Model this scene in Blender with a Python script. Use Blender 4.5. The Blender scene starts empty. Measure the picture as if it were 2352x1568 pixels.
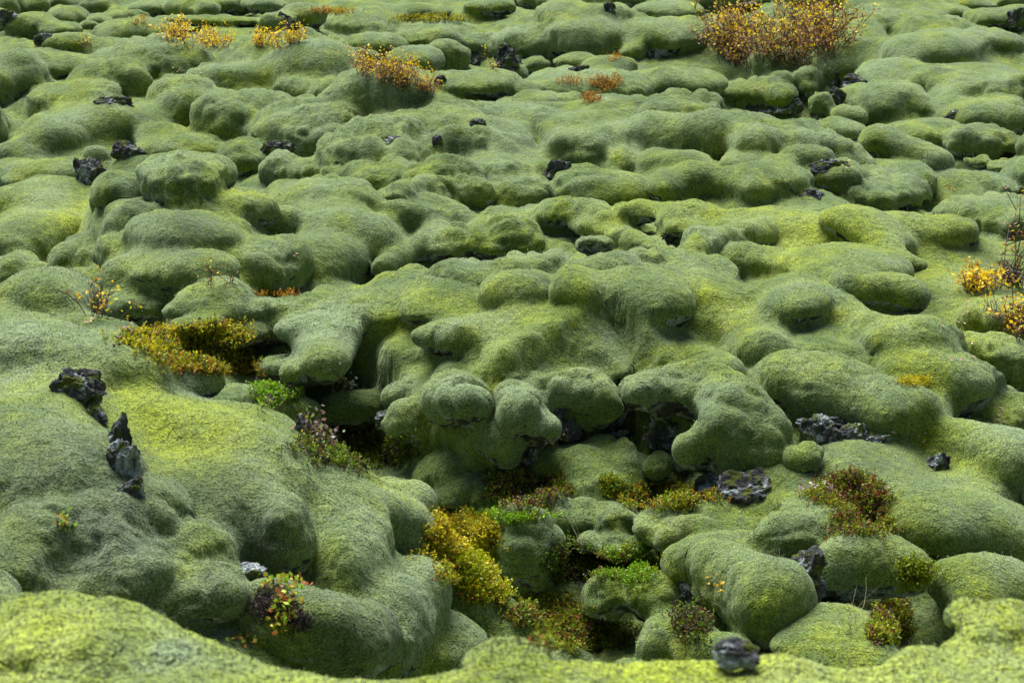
import bpy, math, random, time
import numpy as np
T0 = time.time()
R = math.radians
sc = bpy.context.scene
C = sc.collection

# ------------------------------------------------------------------ camera, world, sun, exposure
CAM_H, LENS, HORIZON = 5.5, 70.0, -600.0          # metres, mm, horizon row in 2352x1568 units
FPX = 2352 * LENS / 36.0
PITCH = math.atan((784 - HORIZON) / FPX)
cam_data = bpy.data.cameras.new('camera')
cam = bpy.data.objects.new('camera', cam_data)
C.objects.link(cam)
cam.location = (0, 0, CAM_H)
cam.rotation_euler = (math.pi / 2 - PITCH, 0, 0)
cam_data.lens = LENS
cam_data.sensor_width = 36
cam_data.clip_end = 2000
cam_data.dof.use_dof = True
cam_data.dof.focus_distance = 18.0
cam_data.dof.aperture_fstop = 5.6
sc.camera = cam

SUN_EL, SUN_AZ = R(58), R(-20)                   # azimuth measured from +Y (away from the camera), + = right
world = bpy.data.worlds.new('World')
sc.world = world
world.use_nodes = True
wn = world.node_tree
bg = wn.nodes['Background']
sky = wn.nodes.new('ShaderNodeTexSky')
sky.sky_type = 'NISHITA'
sky.sun_disc = False
sky.sun_elevation = SUN_EL
sky.sun_rotation = SUN_AZ
sky.dust_density = 3.0
sky.air_density = 1.0
wn.links.new(sky.outputs[0], bg.inputs[0])
bg.inputs[1].default_value = 0.05
sd = bpy.data.lights.new('sun', 'SUN')
sd.energy = 5.0
sd.angle = R(46)
sd.color = (1.0, 1.0, 0.97)
sun = bpy.data.objects.new('sun', sd)
C.objects.link(sun)
sun.rotation_euler = (math.pi / 2 - SUN_EL, 0, -SUN_AZ + math.pi)
sc.view_settings.view_transform = 'Standard'
sc.view_settings.look = 'None'
sc.view_settings.exposure = 1.06
sc.view_settings.gamma = 1.0
sc.view_settings.use_curve_mapping = False

# ------------------------------------------------------------------ camera maths
_f = np.array([0, math.cos(PITCH), -math.sin(PITCH)])
_u = np.array([0, math.sin(PITCH), math.cos(PITCH)])
def ray(u, v):
    d = _f * FPX + np.array([1., 0, 0]) * (u - 1176) - _u * (v - 784)
    return d / np.linalg.norm(d)
def on_plane(u, v, z):
    d = ray(u, v)
    return np.array([0, 0, CAM_H]) + d * ((z - CAM_H) / d[2])
def project(P):
    x = P[:, 0]; y = P[:, 1]; z = P[:, 2] - CAM_H
    dep = y * _f[1] + z * _f[2]
    up = y * _u[1] + z * _u[2]
    dep = np.maximum(dep, 0.1)
    return 1176 + FPX * x / dep, 784 - FPX * up / dep, dep

# ------------------------------------------------------------------ value noise
def vnoise(P, scale, seed=0):
    q = P * scale
    i = np.floor(q).astype(np.int64); f = q - i
    f = f * f * f * (f * (f * 6 - 15) + 10)
    def h(a, b, c):
        n = (a * 73856093) ^ (b * 19349663) ^ (c * 83492791) ^ (seed * 2654435761)
        n = (n ^ (n >> 13)) * 1274126177 & 0x7fffffff
        n = (n ^ (n >> 16)) & 0xffff
        return n.astype(np.float32) / 32767.5 - 1
    r = 0
    for a in (0, 1):
        for b in (0, 1):
            for c in (0, 1):
                w = (f[:, 0] if a else 1 - f[:, 0]) * (f[:, 1] if b else 1 - f[:, 1]) * (f[:, 2] if c else 1 - f[:, 2])
                r = r + w * h(i[:, 0] + a, i[:, 1] + b, i[:, 2] + c)
    return r

# ------------------------------------------------------------------ macro terrain (u, v in photo units, z metres)
EC = [
 # far field
 (-300,-60,0.0),(300,-60,0.0),(1000,-60,0.2),(1700,-60,0.2),(2500,-60,0.0),
 (60,5,-0.2),(250,25,-0.4),(450,30,-0.2),(700,20,0.1),(960,15,0.3),(1300,15,0.5),(1700,20,0.5),(2000,30,0.4),(2300,20,0.0),(2120,10,-0.1),
 (1000,70,0.5),(1400,60,0.6),(1900,60,0.5),(2150,90,0.4),(2350,100,0.3),(2300,160,0.1),
 # ridge three
 (-200,110,0.5),(0,110,0.5),(160,110,0.5),(320,75,0.4),(450,70,0.5),(620,60,0.4),(700,115,0.5),(850,170,0.5),(1000,235,0.5),(1180,265,0.3),(1400,245,0.35),(1640,235,0.5),(1850,290,0.5),(2000,345,0.2),
 (820,120,0.1),(880,130,0.0),(1030,195,-0.5),(1080,160,-0.5),(1200,180,-0.6),(1300,225,-0.6),(1450,205,-0.6),(1400,150,-0.3),(1600,150,-0.3),(1700,200,-0.6),(1850,265,-0.7),(1780,160,-0.3),
 (1950,230,-0.5),(2050,240,-0.2),(2100,170,0.1),(2250,230,0.0),(2150,300,-0.3),(2330,300,-0.3),(2450,250,-0.1),
 (60,250,0.0),(250,250,0.0),(500,270,0.0),(700,250,0.2),(900,270,0.2),
 (-100,340,-0.4),(100,360,-0.4),(350,350,-0.4),(560,370,-0.4),(700,400,-0.4),(900,385,-0.3),(1150,340,0.0),(1300,340,0.1),(1300,430,-0.5),(1500,400,-0.4),(1700,350,0.1),(1700,400,-0.3),(1900,420,-0.3),(2150,390,-0.3),(2350,400,-0.3),(2250,450,-0.1),(1950,440,-0.2),
 (130,400,-0.4),(600,420,-0.3),
 # second ridge and left mass
 (-150,470,0.3),(60,440,0.3),(160,470,0.2),(300,430,0.5),(430,400,0.5),(560,470,0.4),(700,450,0.2),(900,460,0.2),(1100,480,0.2),(1300,480,0.3),(1600,460,0.4),(1850,460,0.6),(2100,490,0.5),(2350,530,0.3),(2500,560,0.3),
 (100,560,0.1),(300,560,0.2),(500,580,0.1),(800,580,0.1),(1050,590,-0.1),(1200,580,-0.1),(1500,540,0.2),(1800,560,0.2),(2100,580,0.1),(2300,620,0.0),
 (0,680,-0.2),(180,720,-0.3),(330,720,-0.2),(560,660,-0.3),(650,660,-0.2),(850,620,-0.1),(1050,600,-0.1),(1650,600,0.0),
 # central ridge
 (560,760,0.0),(720,700,0.3),(900,660,0.4),(1100,620,0.5),(1340,580,0.6),(1550,600,0.5),(1800,680,0.5),(2000,680,0.4),(2150,760,0.3),(2050,720,0.4),
 (900,760,0.3),(1150,740,0.4),(1350,740,0.4),(1600,760,0.3),(1850,760,0.3),(2100,850,0.1),(2300,760,0.1),(2500,800,0.1),
 (450,790,-0.2),(600,830,-0.2),(520,880,-0.29),(700,880,-0.36),(650,960,-0.43),(800,960,-0.5),
 (1000,860,0.1),(1200,860,0.1),(1400,850,0.1),(1600,870,0.1),(1800,880,0.1),(2000,930,0.05),(2200,960,0.0),(2400,900,0.1),
 (900,1040,-0.58),(1100,1080,-0.65),(1300,1040,-0.58),(1500,1060,-0.58),(1450,1150,-0.72),(1700,1130,-0.65),(1900,1070,-0.58),(2050,1080,-0.43),(2250,1080,-0.3),(2400,1100,-0.2),
 (900,1150,-0.58),(1100,1190,-0.72),(1250,1250,-0.79),(1100,1350,-0.79),(1400,1270,-0.79),(1650,1230,-0.72),(1900,1200,-0.65),(2100,1180,-0.43),(2350,1200,-0.29),
 (1300,1400,-0.86),(1500,1400,-0.86),(1700,1400,-0.79),(1900,1400,-0.79),(2100,1380,-0.65),(2400,1380,-0.43),
 (1350,1500,-0.94),(1700,1500,-0.86),(2100,1480,-0.79),(2450,1470,-0.58),
 # left foreground mass
 (-200,700,1.8),(0,710,1.7),(110,760,1.6),(240,800,1.5),(380,870,1.4),(520,950,1.2),(700,1060,0.9),(850,1160,0.6),(980,1250,0.3),(1080,1360,-0.1),(1180,1450,-0.36),
 (-200,1000,1.5),(0,1000,1.5),(250,1000,1.4),(450,1050,1.1),(0,1250,1.1),(200,1300,1.0),(450,1250,0.9),(650,1250,0.7),(450,1450,0.6),(700,1400,0.4),(850,1330,0.2),(850,1520,-0.1),(1050,1500,-0.36),(1200,1550,-0.72),
 # ground behind the left crest
 (200,745,-0.3),(420,860,-0.36),(700,1010,-0.58),
]
def warp(x, y):
    r = np.hypot(x, y) + 1e-6
    return np.stack([np.arctan2(x, y) * 9.0, np.log(r) * 9.0], -1)
_pts = [on_plane(*e) for e in EC]
for th in (-26, -17, -9, 0, 9, 17, 26):
    for rr, zz in ((3., -.6), (8.6, -.4), (10.5, -1.0 if th > -3 else .2)):
        _pts.append(np.array([rr * math.sin(R(th)), rr * math.cos(R(th)), zz]))
SC = [(560,850,-.1),(700,855,0),(790,815,.1),(880,855,.1),(960,930,.1),(1090,960,.1),(1200,940,.1),(1300,905,.15),(1400,850,.15),(1460,890,.15),(1620,950,.15),(1720,1010,.1),(1800,950,.1),(1860,925,.1),(2000,940,.1),(2100,985,.05),(2200,1000,0),(2400,1010,0)]
for i in range(len(SC) - 1):
    for t in np.linspace(0, 1, 5)[:-1]:
        e = [SC[i][k] * (1 - t) + SC[i + 1][k] * t for k in range(3)]
        P = on_plane(*e); _pts.append(P)
        Pb = P.copy(); Pb[:2] *= .975; Pb[2] = max(-.5, e[2] - .5); _pts.append(Pb)
        Pb = P.copy(); Pb[:2] *= .94; Pb[2] = -.55 if e[0] < 2050 else -.35; _pts.append(Pb)
for th in (-30, -15, 0, 15, 30):
    for rr in (80, 110):
        _pts.append(np.array([rr * math.sin(R(th)), rr * math.cos(R(th)), 0]))
_pts = np.array(_pts)
_W = warp(_pts[:, 0], _pts[:, 1])
TH0, TH1, R0, R1 = R(-24), R(24), 3.6, 78.0
NE_T, NE_R = 260, 420
_te = np.linspace(TH0 - .1, TH1 + .1, NE_T); _re = np.linspace(math.log(1.5), math.log(120), NE_R)
_G = np.stack(np.meshgrid(_te * 9, _re * 9, indexing='ij'), -1).reshape(-1, 2)
_E = np.zeros(len(_G)); _wt = np.zeros(len(_G))
for i in range(len(_W)):
    w_ = 1 / (((_G - _W[i]) ** 2).sum(-1) + .2 ** 2) ** 2
    _E += w_ * _pts[i, 2]; _wt += w_
_E /= _wt
# crest lines seen in the photo: (u, v, z); the ground falls away behind them
RIDGES = [
 (1.3, -.02, [(-300,1366,3),(0,1381,3),(130,1384,3),(280,1418,3),(450,1466,3),(600,1514,3),(760,1559,3),(900,1566,3),(1000,1562,3),(1080,1547,3),(1200,1537,3),(1400,1532,3),(1550,1524,3),(1700,1507,3),(1800,1514,3),(1900,1532,3),(1980,1534,3),(2050,1508,3),(2110,1474,3),(2180,1438,3),(2260,1418,3),(2352,1415,3),(2700,1415,3)]),
 (1.6, .16, [(-400,700,1.8),(0,718,1.7),(60,735,1.7),(130,785,1.65),(220,792,1.6),(330,832,1.5),(390,870,1.4),(490,922,1.3),(560,950,1.2),(640,1000,1.1),(700,1042,1.0),(800,1090,.85),(870,1150,.65),(950,1215,.4),(1010,1280,.15),(1100,1375,-.15),(1180,1440,-.5),(1260,1520,-.9),(1500,1560,-3),(2700,1600,-3)]),
 (.55, .15, [(-400,85,1.),(0,100,1.),(350,98,1.),(700,112,1.),(800,135,1.),(870,190,1.),(960,213,1.),(1020,232,.9),(1100,248,.75),(1200,268,.65),(1300,262,.7),(1450,240,.8),(1540,225,.9),(1650,228,.9),(1700,248,.9),(1850,290,.8),(1950,332,.6),(2040,330,.4),(2180,370,.25),(2300,420,0),(2500,450,-.6)]),
 (.6, .17, [(-400,440,.4),(0,435,.45),(110,425,.45),(180,440,.45),(235,372,.95),(330,368,1.05),(430,362,1.2),(520,415,1.0),(640,440,.7),(760,425,.7),(860,450,.6),(1000,430,.55),(1100,472,.5),(1300,476,.6),(1500,470,.7),(1650,458,.85),(1850,455,1.0),(1950,460,1.0),(2100,482,.9),(2250,512,.75),(2350,540,.6),(2700,580,.5)]),
 (.6, .15, [(-400,700,-.4),(200,760,-.3),(450,745,.1),(700,668,.5),(900,648,.65),(1100,595,.85),(1200,580,.95),(1340,563,1.05),(1500,573,.95),(1620,595,.85),(1720,635,.8),(1820,645,.8),(2000,645,.75),(2100,695,.7),(2180,760,.5),(2250,820,.05),(2400,900,-.8),(2700,900,-1)]),
]
_TT, _RR = np.meshgrid(_te, np.exp(_re), indexing='ij')
_E = _E.reshape(NE_T, NE_R)
for back, front, cl in RIDGES:
    P_ = np.array([on_plane(*c) for c in cl])
    tt_ = np.arctan2(P_[:, 0], P_[:, 1]); rc = np.interp(_te, tt_, np.hypot(P_[:, 0], P_[:, 1]))[:, None]; zc_ = np.interp(_te, tt_, P_[:, 2])[:, None]
    ker = np.exp(-np.linspace(-2, 2, 9) ** 2)[:, None] ; ker /= ker.sum()
    rc = np.convolve(np.pad(rc[:, 0], 4, 'edge'), ker[:, 0], 'valid')[:, None]; zc_ = np.convolve(np.pad(zc_[:, 0], 4, 'edge'), ker[:, 0], 'valid')[:, None]
    dd_ = _RR - rc; rn_ = .0085 * rc
    m_, h_ = (front - back) / 2, (front + back) / 2      # rounded crest
    cut = 0
    if cl[0][1] == 700 and cl[0][2] < 0:
        Psc = np.array([on_plane(*e) for e in SC])
        rs_ = np.interp(_te, np.arctan2(Psc[:, 0], Psc[:, 1]), np.hypot(Psc[:, 0], Psc[:, 1]))[:, None]
        cut = 2.2 * np.maximum(rs_ - _RR, 0)
    L_ = -cut + zc_ + m_ * dd_ - h_ * (np.sqrt(dd_ ** 2 + rn_ ** 2) - rn_)
    k_ = .3; hh = np.maximum(k_ - np.abs(_E - L_), 0) / k_
    _E = np.maximum(_E, L_) + hh * hh * k_ * .25
def E_tr(t, lr):
    a = np.clip((t - _te[0]) / (_te[1] - _te[0]), 0, NE_T - 1.001)
    b = np.clip((lr - _re[0]) / (_re[1] - _re[0]), 0, NE_R - 1.001)
    i = a.astype(int); j = b.astype(int); fa = a - i; fb = b - j
    return (_E[i, j] * (1 - fa) * (1 - fb) + _E[i + 1, j] * fa * (1 - fb) + _E[i, j + 1] * (1 - fa) * fb + _E[i + 1, j + 1] * fa * fb)
def E_xy(x, y):
    x = np.asarray(x, float); y = np.asarray(y, float)
    return E_tr(np.arctan2(x, y), np.log(np.hypot(x, y) + 1e-6))

_S = np.exp(np.linspace(math.log(3.2), math.log(110), 1500))
def at(u, v, dz=0.0):
    """first point where the line of sight meets the macro terrain raised by dz"""
    d = ray(u, v)
    P = d[None] * _S[:, None]; P[:, 2] += CAM_H
    below = P[:, 2] < E_xy(P[:, 0], P[:, 1]) + dz
    k = int(np.argmax(below)) if below.any() else len(_S) - 1
    return P[k]

# ------------------------------------------------------------------ mounds
# blob: (u, v, half width, half height) of what shows; opts: l = label, q = blend, z = extra lift, o = overhang 0..1
B = []
def b(u, v, a, h, l=None, q=1.0, z=0.0, o=0.5, az=None): B.append(('b', u, v, a, h, l, q, None if az is None else az + .26, o))
# lobe: a tapering finger between two points, r in photo units, f = height / radius
def lo(u1, v1, u2, v2, r1, r2, f=0.65, l=None, q=1.0, z=0.0, o=0.5, az=None): B.append(('l', u1, v1, u2, v2, r1, r2, f, l, q, None if az is None else az + .26, o))
#DATA
# --- top left, far
b(5,25,20,26); b(78,60,43,28,'mossy boulder overhanging a bare rock foot at the far left edge',.4,o=.8); b(78,15,36,22,o=.8); b(158,43,42,21,'dark green dome just behind the far left boulder',.6)
b(163,5,28,14); b(225,12,35,18); b(205,60,24,13,'small round cushion of moss on the pale saddle at far left',.4); b(240,50,22,12); b(290,42,30,13); b(272,26,28,11)
b(352,20,42,16); b(395,8,24,12); b(445,20,45,18,o=.8); b(474,26,30,17,'small pale mossy boulder leaning on a bigger one near the top edge',.3,o=.8)
b(535,15,47,20,'tall mossy boulder with a cut dark side near the top edge',.3,o=.8); b(605,12,38,17); b(636,16,20,10); b(683,40,47,32,'pale topped boulder with a bare dark left face near the top',.4,o=.8); b(625,50,28,20)
lo(330,50,610,45,26,26,.35); b(140,68,32,17); b(160,95,50,16); b(315,80,75,26,q=1); lo(0,140,160,150,60,60,.35)
b(258,190,65,48,'mound with a deep dark hollow under its front, on the left slope',.6,o=.9); b(173,232,72,40,'steep rounded mound left of the deep dark hollow',.8)
b(15,200,35,38); b(75,175,45,50,o=.7); b(345,145,100,42,q=1.5); b(532,180,77,37,'smooth oval mound on the slope below the yellow shrub',.8,o=.7); b(432,240,80,46,o=.7)
b(640,130,110,30,q=1.5); b(720,160,90,50,q=1.5); b(700,205,50,25); b(757,226,26,15); b(550,278,78,55,o=.9); b(715,310,100,60,o=.9)
b(112,328,60,38,'low round mound left of the mossy crag',.7); b(200,290,100,45,q=1.3); b(290,285,80,35,q=1.3); b(380,315,60,30); b(5,282,20,42); b(50,352,55,26)
b(563,360,68,30,'low oval dome below the long dark overhang',.8); b(420,345,80,30,q=1.5); b(660,395,55,36,'rounded mound with a dark left foot, middle of the left slope',.6); b(740,398,70,30); b(95,395,95,32)
b(240,362,36,26,None,.3,az=.55); b(198,392,22,22,None,.3,az=.45); b(258,392,38,20,None,.3,az=.42); lo(216,410,228,470,26,24,.95,q=.4,az=.2)
b(430,408,100,50,'tall pointed mound of bright moss right of the crag',.8)
# --- top middle
b(1121,14,52,17); b(976,26,55,16); b(865,28,58,18); b(1290,42,50,22,'boulder with bare rock at its tip near the top centre',.4,o=.8); b(1305,25,55,17); b(1395,35,45,22); b(1457,48,20,15,'small dark mossy knob in the far centre right',.3); b(1530,25,60,16)
b(1345,75,95,35); b(1530,88,95,38,'wide mound arching over bare rock left of the large shrub',.6,o=.9); lo(1450,110,1430,122,25,22,.7); b(1183,98,30,16); b(1225,100,70,32); b(1345,105,48,24,o=.7)
b(1105,108,52,25,o=.8); b(985,95,95,38); b(1015,130,50,30,o=.8); b(850,55,80,20,q=1.5); b(868,105,60,26); b(805,132,48,18)
b(950,142,66,36,'big smooth boulder beside the slanting yellow bush',.3,o=.8); b(1090,196,86,30,'long low mound lying in the dark hollow',.4,o=.8); b(1175,177,32,25,'small dome at the right end of the long low mound',.4); b(1228,152,40,20,'flat round mound in front of the far rock wall',.4,o=.8)
b(1315,147,45,20,'curved mound ending on pale lichened rock',.4,o=.8); b(1205,210,32,15); b(1400,155,50,20); b(1340,205,120,30,q=1.5); b(1185,243,38,12); b(1265,232,55,18)
b(1565,192,92,34,'large smooth dome behind the middle ridge crest',.3,o=.8); b(1468,195,22,22)
lo(1020,240,1180,275,32,32,.4); b(1240,268,80,20,q=1.3); b(1410,255,95,25,q=1.3); b(1580,246,80,28,'smooth pale hump on the crest of the middle ridge',.6)
b(870,215,110,45,q=1.5); b(914,300,75,35,'mound with a small cave in its left front',.6); b(1015,275,60,30); b(1092,278,30,21,'small rough knob of dark moss on the ridge',.2); b(1025,305,36,20); b(1085,335,110,45,q=1.2); b(1215,300,70,40)
b(1345,310,110,42,q=1.2); b(1295,350,55,45,'left half of the swollen overhanging mound in the centre',.8,o=1); b(1400,350,75,45,'right half of the swollen overhanging mound in the centre',.8,o=1)
b(1540,315,85,45,q=1.2); b(1545,372,50,30,'oval boulder between two dark clefts right of centre',.3,o=.8); b(1450,375,40,30); b(1165,395,85,45); b(1028,400,72,32,'low dome next to the steep pale slope',.7); b(865,412,90,35); b(880,345,100,25,q=1.5); b(1385,435,85,33)
# --- top right
b(1700,5,60,12); b(2020,17,60,17,'low dark backed hump on the skyline right of the large shrub',.5); b(2110,33,42,12); b(2160,27,50,15); b(2057,42,32,12); b(2290,42,62,28,'large dark boulder capped with moss at the top right',.3,o=.8)
b(2237,12,40,16); b(2155,8,45,12); b(2010,60,80,30,q=1.5); b(1990,75,45,18); b(2160,72,75,22,q=1.3); b(2262,97,75,22,o=.8); b(2000,110,60,22); b(2140,125,100,38,q=1.4)
b(1943,165,50,26,'round cushion perched on a lichened rock face',.2,o=1); b(2000,148,40,25); b(2070,175,90,30); b(1928,127,37,19); b(1800,148,60,28); b(1853,190,38,28,'small green mound just left of the perched cushion',.3,o=.8)
b(1730,218,75,28,'flat mound strewn with fallen leaves below the large shrub',.4,o=.9); b(1780,190,32,24); b(1797,222,20,12); b(1880,245,40,34,'hooked mound at the foot of the rock face',.4); b(2040,240,85,45); b(1950,270,40,20); b(1920,300,70,22)
b(2250,195,110,35); b(2140,195,45,28,o=.8); b(2130,258,45,26,'pointed toe of moss above a dark gap',.5); lo(2210,215,2140,260,32,28,.6); b(2300,215,60,28,o=.8); b(2260,270,95,35); b(2110,310,75,28)
b(2262,325,88,38,'broad oval dome over a row of small stones at the right',.3,o=1); lo(2025,330,2150,372,42,36,.75,'arched mound like a bent elbow at the right',.5,o=.8); lo(1700,280,1900,315,42,38,.4,q=1.3)
b(1812,318,30,26); lo(1835,330,1960,375,36,44,.75,'long mound rising over a deep dark pit',.6,o=.9); b(1625,318,55,48,o=.7); b(1730,330,60,40,o=.7); b(1708,364,57,18,'flat pillow of moss below the middle ridge',.3); b(1783,382,36,18); b(1842,370,40,26)
b(2228,368,18,13,'left one of the small round stones under the broad oval dome',.2); b(2272,376,28,12,'middle one of the small stones under the broad oval dome',.2); b(2320,378,18,12,'right one of the small stones under the broad oval dome',.2)
b(2060,410,90,33); b(2345,385,20,16); b(2255,425,88,34,'smooth dome near the right edge with a tiny orange plant',.4,o=.8); b(2245,458,65,14); b(1600,410,50,35); b(1740,420,95,35,q=1.3); b(1895,405,70,22); b(2000,440,110,35,q=1.3); b(2280,490,95,30); b(2335,510,40,25)
# --- middle left
b(28,417,33,12); b(105,428,38,14); b(95,475,110,45,q=1.3); b(60,540,80,40,q=1.3); b(273,442,45,32,'knob of moss on top of the dark cleft',.5,o=.8); b(225,463,16,18,None,.3,o=.8)
b(567,484,60,40,'round mound on the shoulder of the bright ridge',.6,o=.8); b(656,520,48,42,'full round mound at the lower end of the shoulder',.6); b(730,455,115,38); b(745,500,70,30); b(320,510,60,35); b(440,535,95,45,o=.8); b(310,575,60,35)
b(195,600,60,45); b(50,560,60,40); b(130,520,50,30); b(40,640,55,45,o=.7); b(100,695,85,55,'broad dome behind the small yellow bush at the left',.7,o=.7); b(205,665,85,42,o=.8); b(340,635,75,50); b(430,620,85,45); b(582,610,85,55,'heavy rounded mound over the dark pocket left of centre',.7,o=.9)
b(710,615,95,50,o=.7); b(765,540,75,40); b(330,690,55,28); b(482,693,95,42,'smooth oval hump with a slit at its left foot',.5,o=.8); b(250,755,130,30,q=1.3); b(230,790,80,25)
lo(450,750,720,680,36,36,.5); b(640,740,60,32)
# --- middle
lo(890,447,1030,428,20,28,.7); b(1075,440,42,38,'bulging end of the curled mound in the middle',.5,o=.8); lo(900,492,1060,515,50,44,.6); b(1147,545,95,45,'big even dome resting in front of the long ridge',.6,o=.8)
b(1035,570,45,38); lo(985,545,880,625,34,36,.8); b(985,540,26,22,'sharp mossy peak with a dark notch',.6); b(800,560,90,60); b(1195,440,80,35); lo(1150,492,1600,490,45,50,.45,q=1.5); b(1380,430,80,38); b(1370,455,35,16); b(1530,420,55,28)
lo(1600,520,2200,540,60,60,.5,q=1.5); lo(1700,530,1560,590,45,40,.5,q=1.5); lo(1950,500,2080,600,45,45,.5,q=1.5); lo(1350,520,1500,560,40,40,.5,q=1.5)
b(1740,608,72,36,'boulder with bare rock on its left and moss on its right',.3,o=.8); b(1925,618,115,30,q=1.2); lo(1960,655,2105,690,36,34,.85,'long back of moss ending in a steep dark front',.5,o=.8)
b(1350,566,32,14); b(1215,592,60,20,q=1.3); b(1480,592,60,22); b(1600,620,80,24,q=1.3); b(1100,625,80,24,q=1.3); b(950,660,90,26,q=1.3); b(1400,612,60,18)
b(1190,665,85,42,o=.8); b(1345,665,62,42,o=.8); b(1490,690,90,52); b(1610,668,80,35); b(2290,722,90,36,q=1.3); b(1800,690,80,35,q=1.2)
b(830,700,90,40,q=1.3); b(1000,700,90,40,q=1.3); b(1040,760,80,40,q=1.3)
# --- central front lobes: they stand out over the hollow at the level of the ridge
b(850,775,75,62,o=.8,az=-.02); b(925,825,78,58,o=.8,az=-.05); b(1140,805,105,60,q=1.3,az=.15); b(1330,790,100,60,q=1.3,az=.2); lo(1050,850,1058,935,60,52,.75,q=.7,az=.02); lo(1000,790,1120,800,70,70,.6,q=1.2,az=.12)
lo(950,972,1075,955,52,60,.85,q=.9,az=-.25); lo(1085,945,1145,1012,58,54,.9,q=1.1,az=-.25); lo(1165,850,1195,950,56,44,.8,q=.6,az=0); lo(1200,950,1232,985,42,34,.9,q=.7,az=-.1)
b(1305,895,100,68,q=.7,az=-.02); lo(1400,800,1420,830,60,60,.6,q=1.2,az=.1)
lo(1460,885,1590,890,56,64,.85,q=.5,az=.12); lo(1590,890,1700,950,66,88,.85,q=.5,az=.1); lo(1700,950,1705,1000,88,80,.85,q=.6,az=-.02); lo(1630,1030,1730,1030,62,74,.85,'swollen rounded toe of moss over bare rock at centre right',.6,az=-.15)
lo(1845,888,1920,895,92,95,.8,q=.55,az=.12); lo(1920,905,2080,955,92,80,.8,q=.6,az=.05); lo(2080,950,2120,990,75,50,.8,q=.7,az=-.05); lo(1545,800,1680,865,48,46,.8,'wedge shaped mound squeezed between larger ones',.4,az=.15); lo(1720,770,1775,815,80,75,.8,q=.5,az=.2)
lo(1560,720,1700,750,60,70,.7,q=.9,az=.3); lo(1890,720,2110,790,62,72,.75,q=.5,az=.3)
b(2290,835,76,58,'isolated round mound at the right edge on bright moss',.4,o=.8); b(2160,880,90,55,q=1.3); b(2270,950,90,45,q=1.2)
lo(2210,1035,2330,1060,80,84,.8,'large dome with a small dark window at its left foot',.7,az=-.2)
lo(715,835,650,850,50,42,.8,'boot shaped mound of moss beside the crowberry mat',.5,az=0); lo(750,770,725,830,52,55,.8,q=.7,az=.1); b(560,770,60,25); b(740,745,75,40,az=.2)
# --- hollow
b(930,905,52,30,'small pale dome over a dark hole left of the central lobes',.6,o=.9); lo(770,925,870,915,50,40,.7); b(640,935,66,45,'round mound with green sprigs growing on its top',.5); b(540,905,70,35)
b(880,1140,85,45,q=1.2); b(1030,1093,45,36); b(1018,1155,36,24,'small round mound at the foot of the long slope',.4); b(1130,1118,85,40); lo(1290,1070,1380,1060,70,72,.7,o=.6); b(1350,1110,75,50,q=.8); b(1485,1065,32,28,'dark little knob in front of the bare rocks',.4,o=.8)
b(1835,1050,32,28,'small rounded knob between pale lichened rocks',.3); b(2010,1065,118,46,o=.6); lo(2080,1150,2260,1150,68,75,.6); b(2190,1120,100,50,q=1.2)
b(1825,1165,60,28); b(1830,1222,98,60,'broad smooth dome right of the deep rocky gap',.4,o=.8); b(1985,1310,88,72,'tall smooth dome beside the red and green mat',.4,o=.8); lo(2130,1220,2300,1230,72,75,.8,o=.8); lo(2170,1350,2330,1350,62,62,.8,o=.9)
lo(1600,1290,1680,1270,55,60,.75,o=.8); lo(1700,1300,1750,1375,65,88,.9,'heavy rounded mound with a yellow leaf plant on its left',.6,o=.9); b(1600,1215,95,45); b(1560,1200,50,34); b(1900,1475,125,52,'flat mound below the dark trench at bottom right',.5); b(2280,1428,85,22)
b(1180,1272,66,84,'tall oval dome standing behind the golden mat',.7,o=.5); b(1130,1210,80,32); b(1400,1355,52,46,'left one of the paired mounds in the bottom hollow',.5,o=.8); b(1505,1355,66,46,'right one of the paired mounds in the bottom hollow',.5,o=.8)
b(1285,1190,42,46,o=.8); b(1375,1185,45,36); b(1440,1200,36,36); b(1545,1455,64,58); b(1440,1250,60,24); b(1630,1480,60,40)
# --- left foreground
lo(-40,745,110,800,48,50,.6,q=1.2); lo(120,815,330,885,48,48,.6,q=1.2); lo(490,970,640,1055,45,48,.6,q=1.1); lo(650,1060,820,1160,48,50,.6,q=1.1); lo(830,1170,975,1285,52,52,.65,q=1.1); lo(985,1300,1110,1440,52,46,.65,q=1.2)
b(30,790,90,52,q=.8); lo(120,775,230,880,40,55,.7); b(285,855,92,48); b(437,885,54,36,'small pale dome standing on the crest at left',.5,o=.7); lo(150,905,200,960,60,60,.5); lo(60,1000,130,1090,110,105,.65,o=.6)
lo(350,960,480,1010,60,60,.5,q=1.4); lo(560,985,680,1080,50,60,.6); lo(490,1040,570,1120,85,85,.6); b(600,1240,68,78,'dark rounded bulge hanging over a small cave',.7,o=.95); lo(430,1110,480,1180,80,80,.6)
lo(690,1120,770,1240,70,78,.7); lo(860,1180,940,1255,52,55,.8,'smooth rounded shoulder at the end of the long slope',.6,o=.8); lo(745,1060,830,1130,50,45,.6); b(900,1350,80,50,o=.6); b(885,1430,100,85,'broad bulging mound on the lower slope of the left mass',.8,o=.7); b(790,1300,60,60)
lo(1000,1300,1100,1400,55,50,.6); lo(130,1220,280,1240,85,90,.6,o=.7); lo(290,1160,310,1200,50,50,.7); b(470,1385,95,55,'speckled mound left of the small leafy plants',.7); b(740,1440,90,62); b(50,1320,70,50); b(420,1290,60,50); b(660,1420,60,50); b(1000,1480,100,55,q=1.3); b(330,1330,90,50)
b(100,1130,90,60,o=.8); b(1150,1470,60,50)
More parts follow.
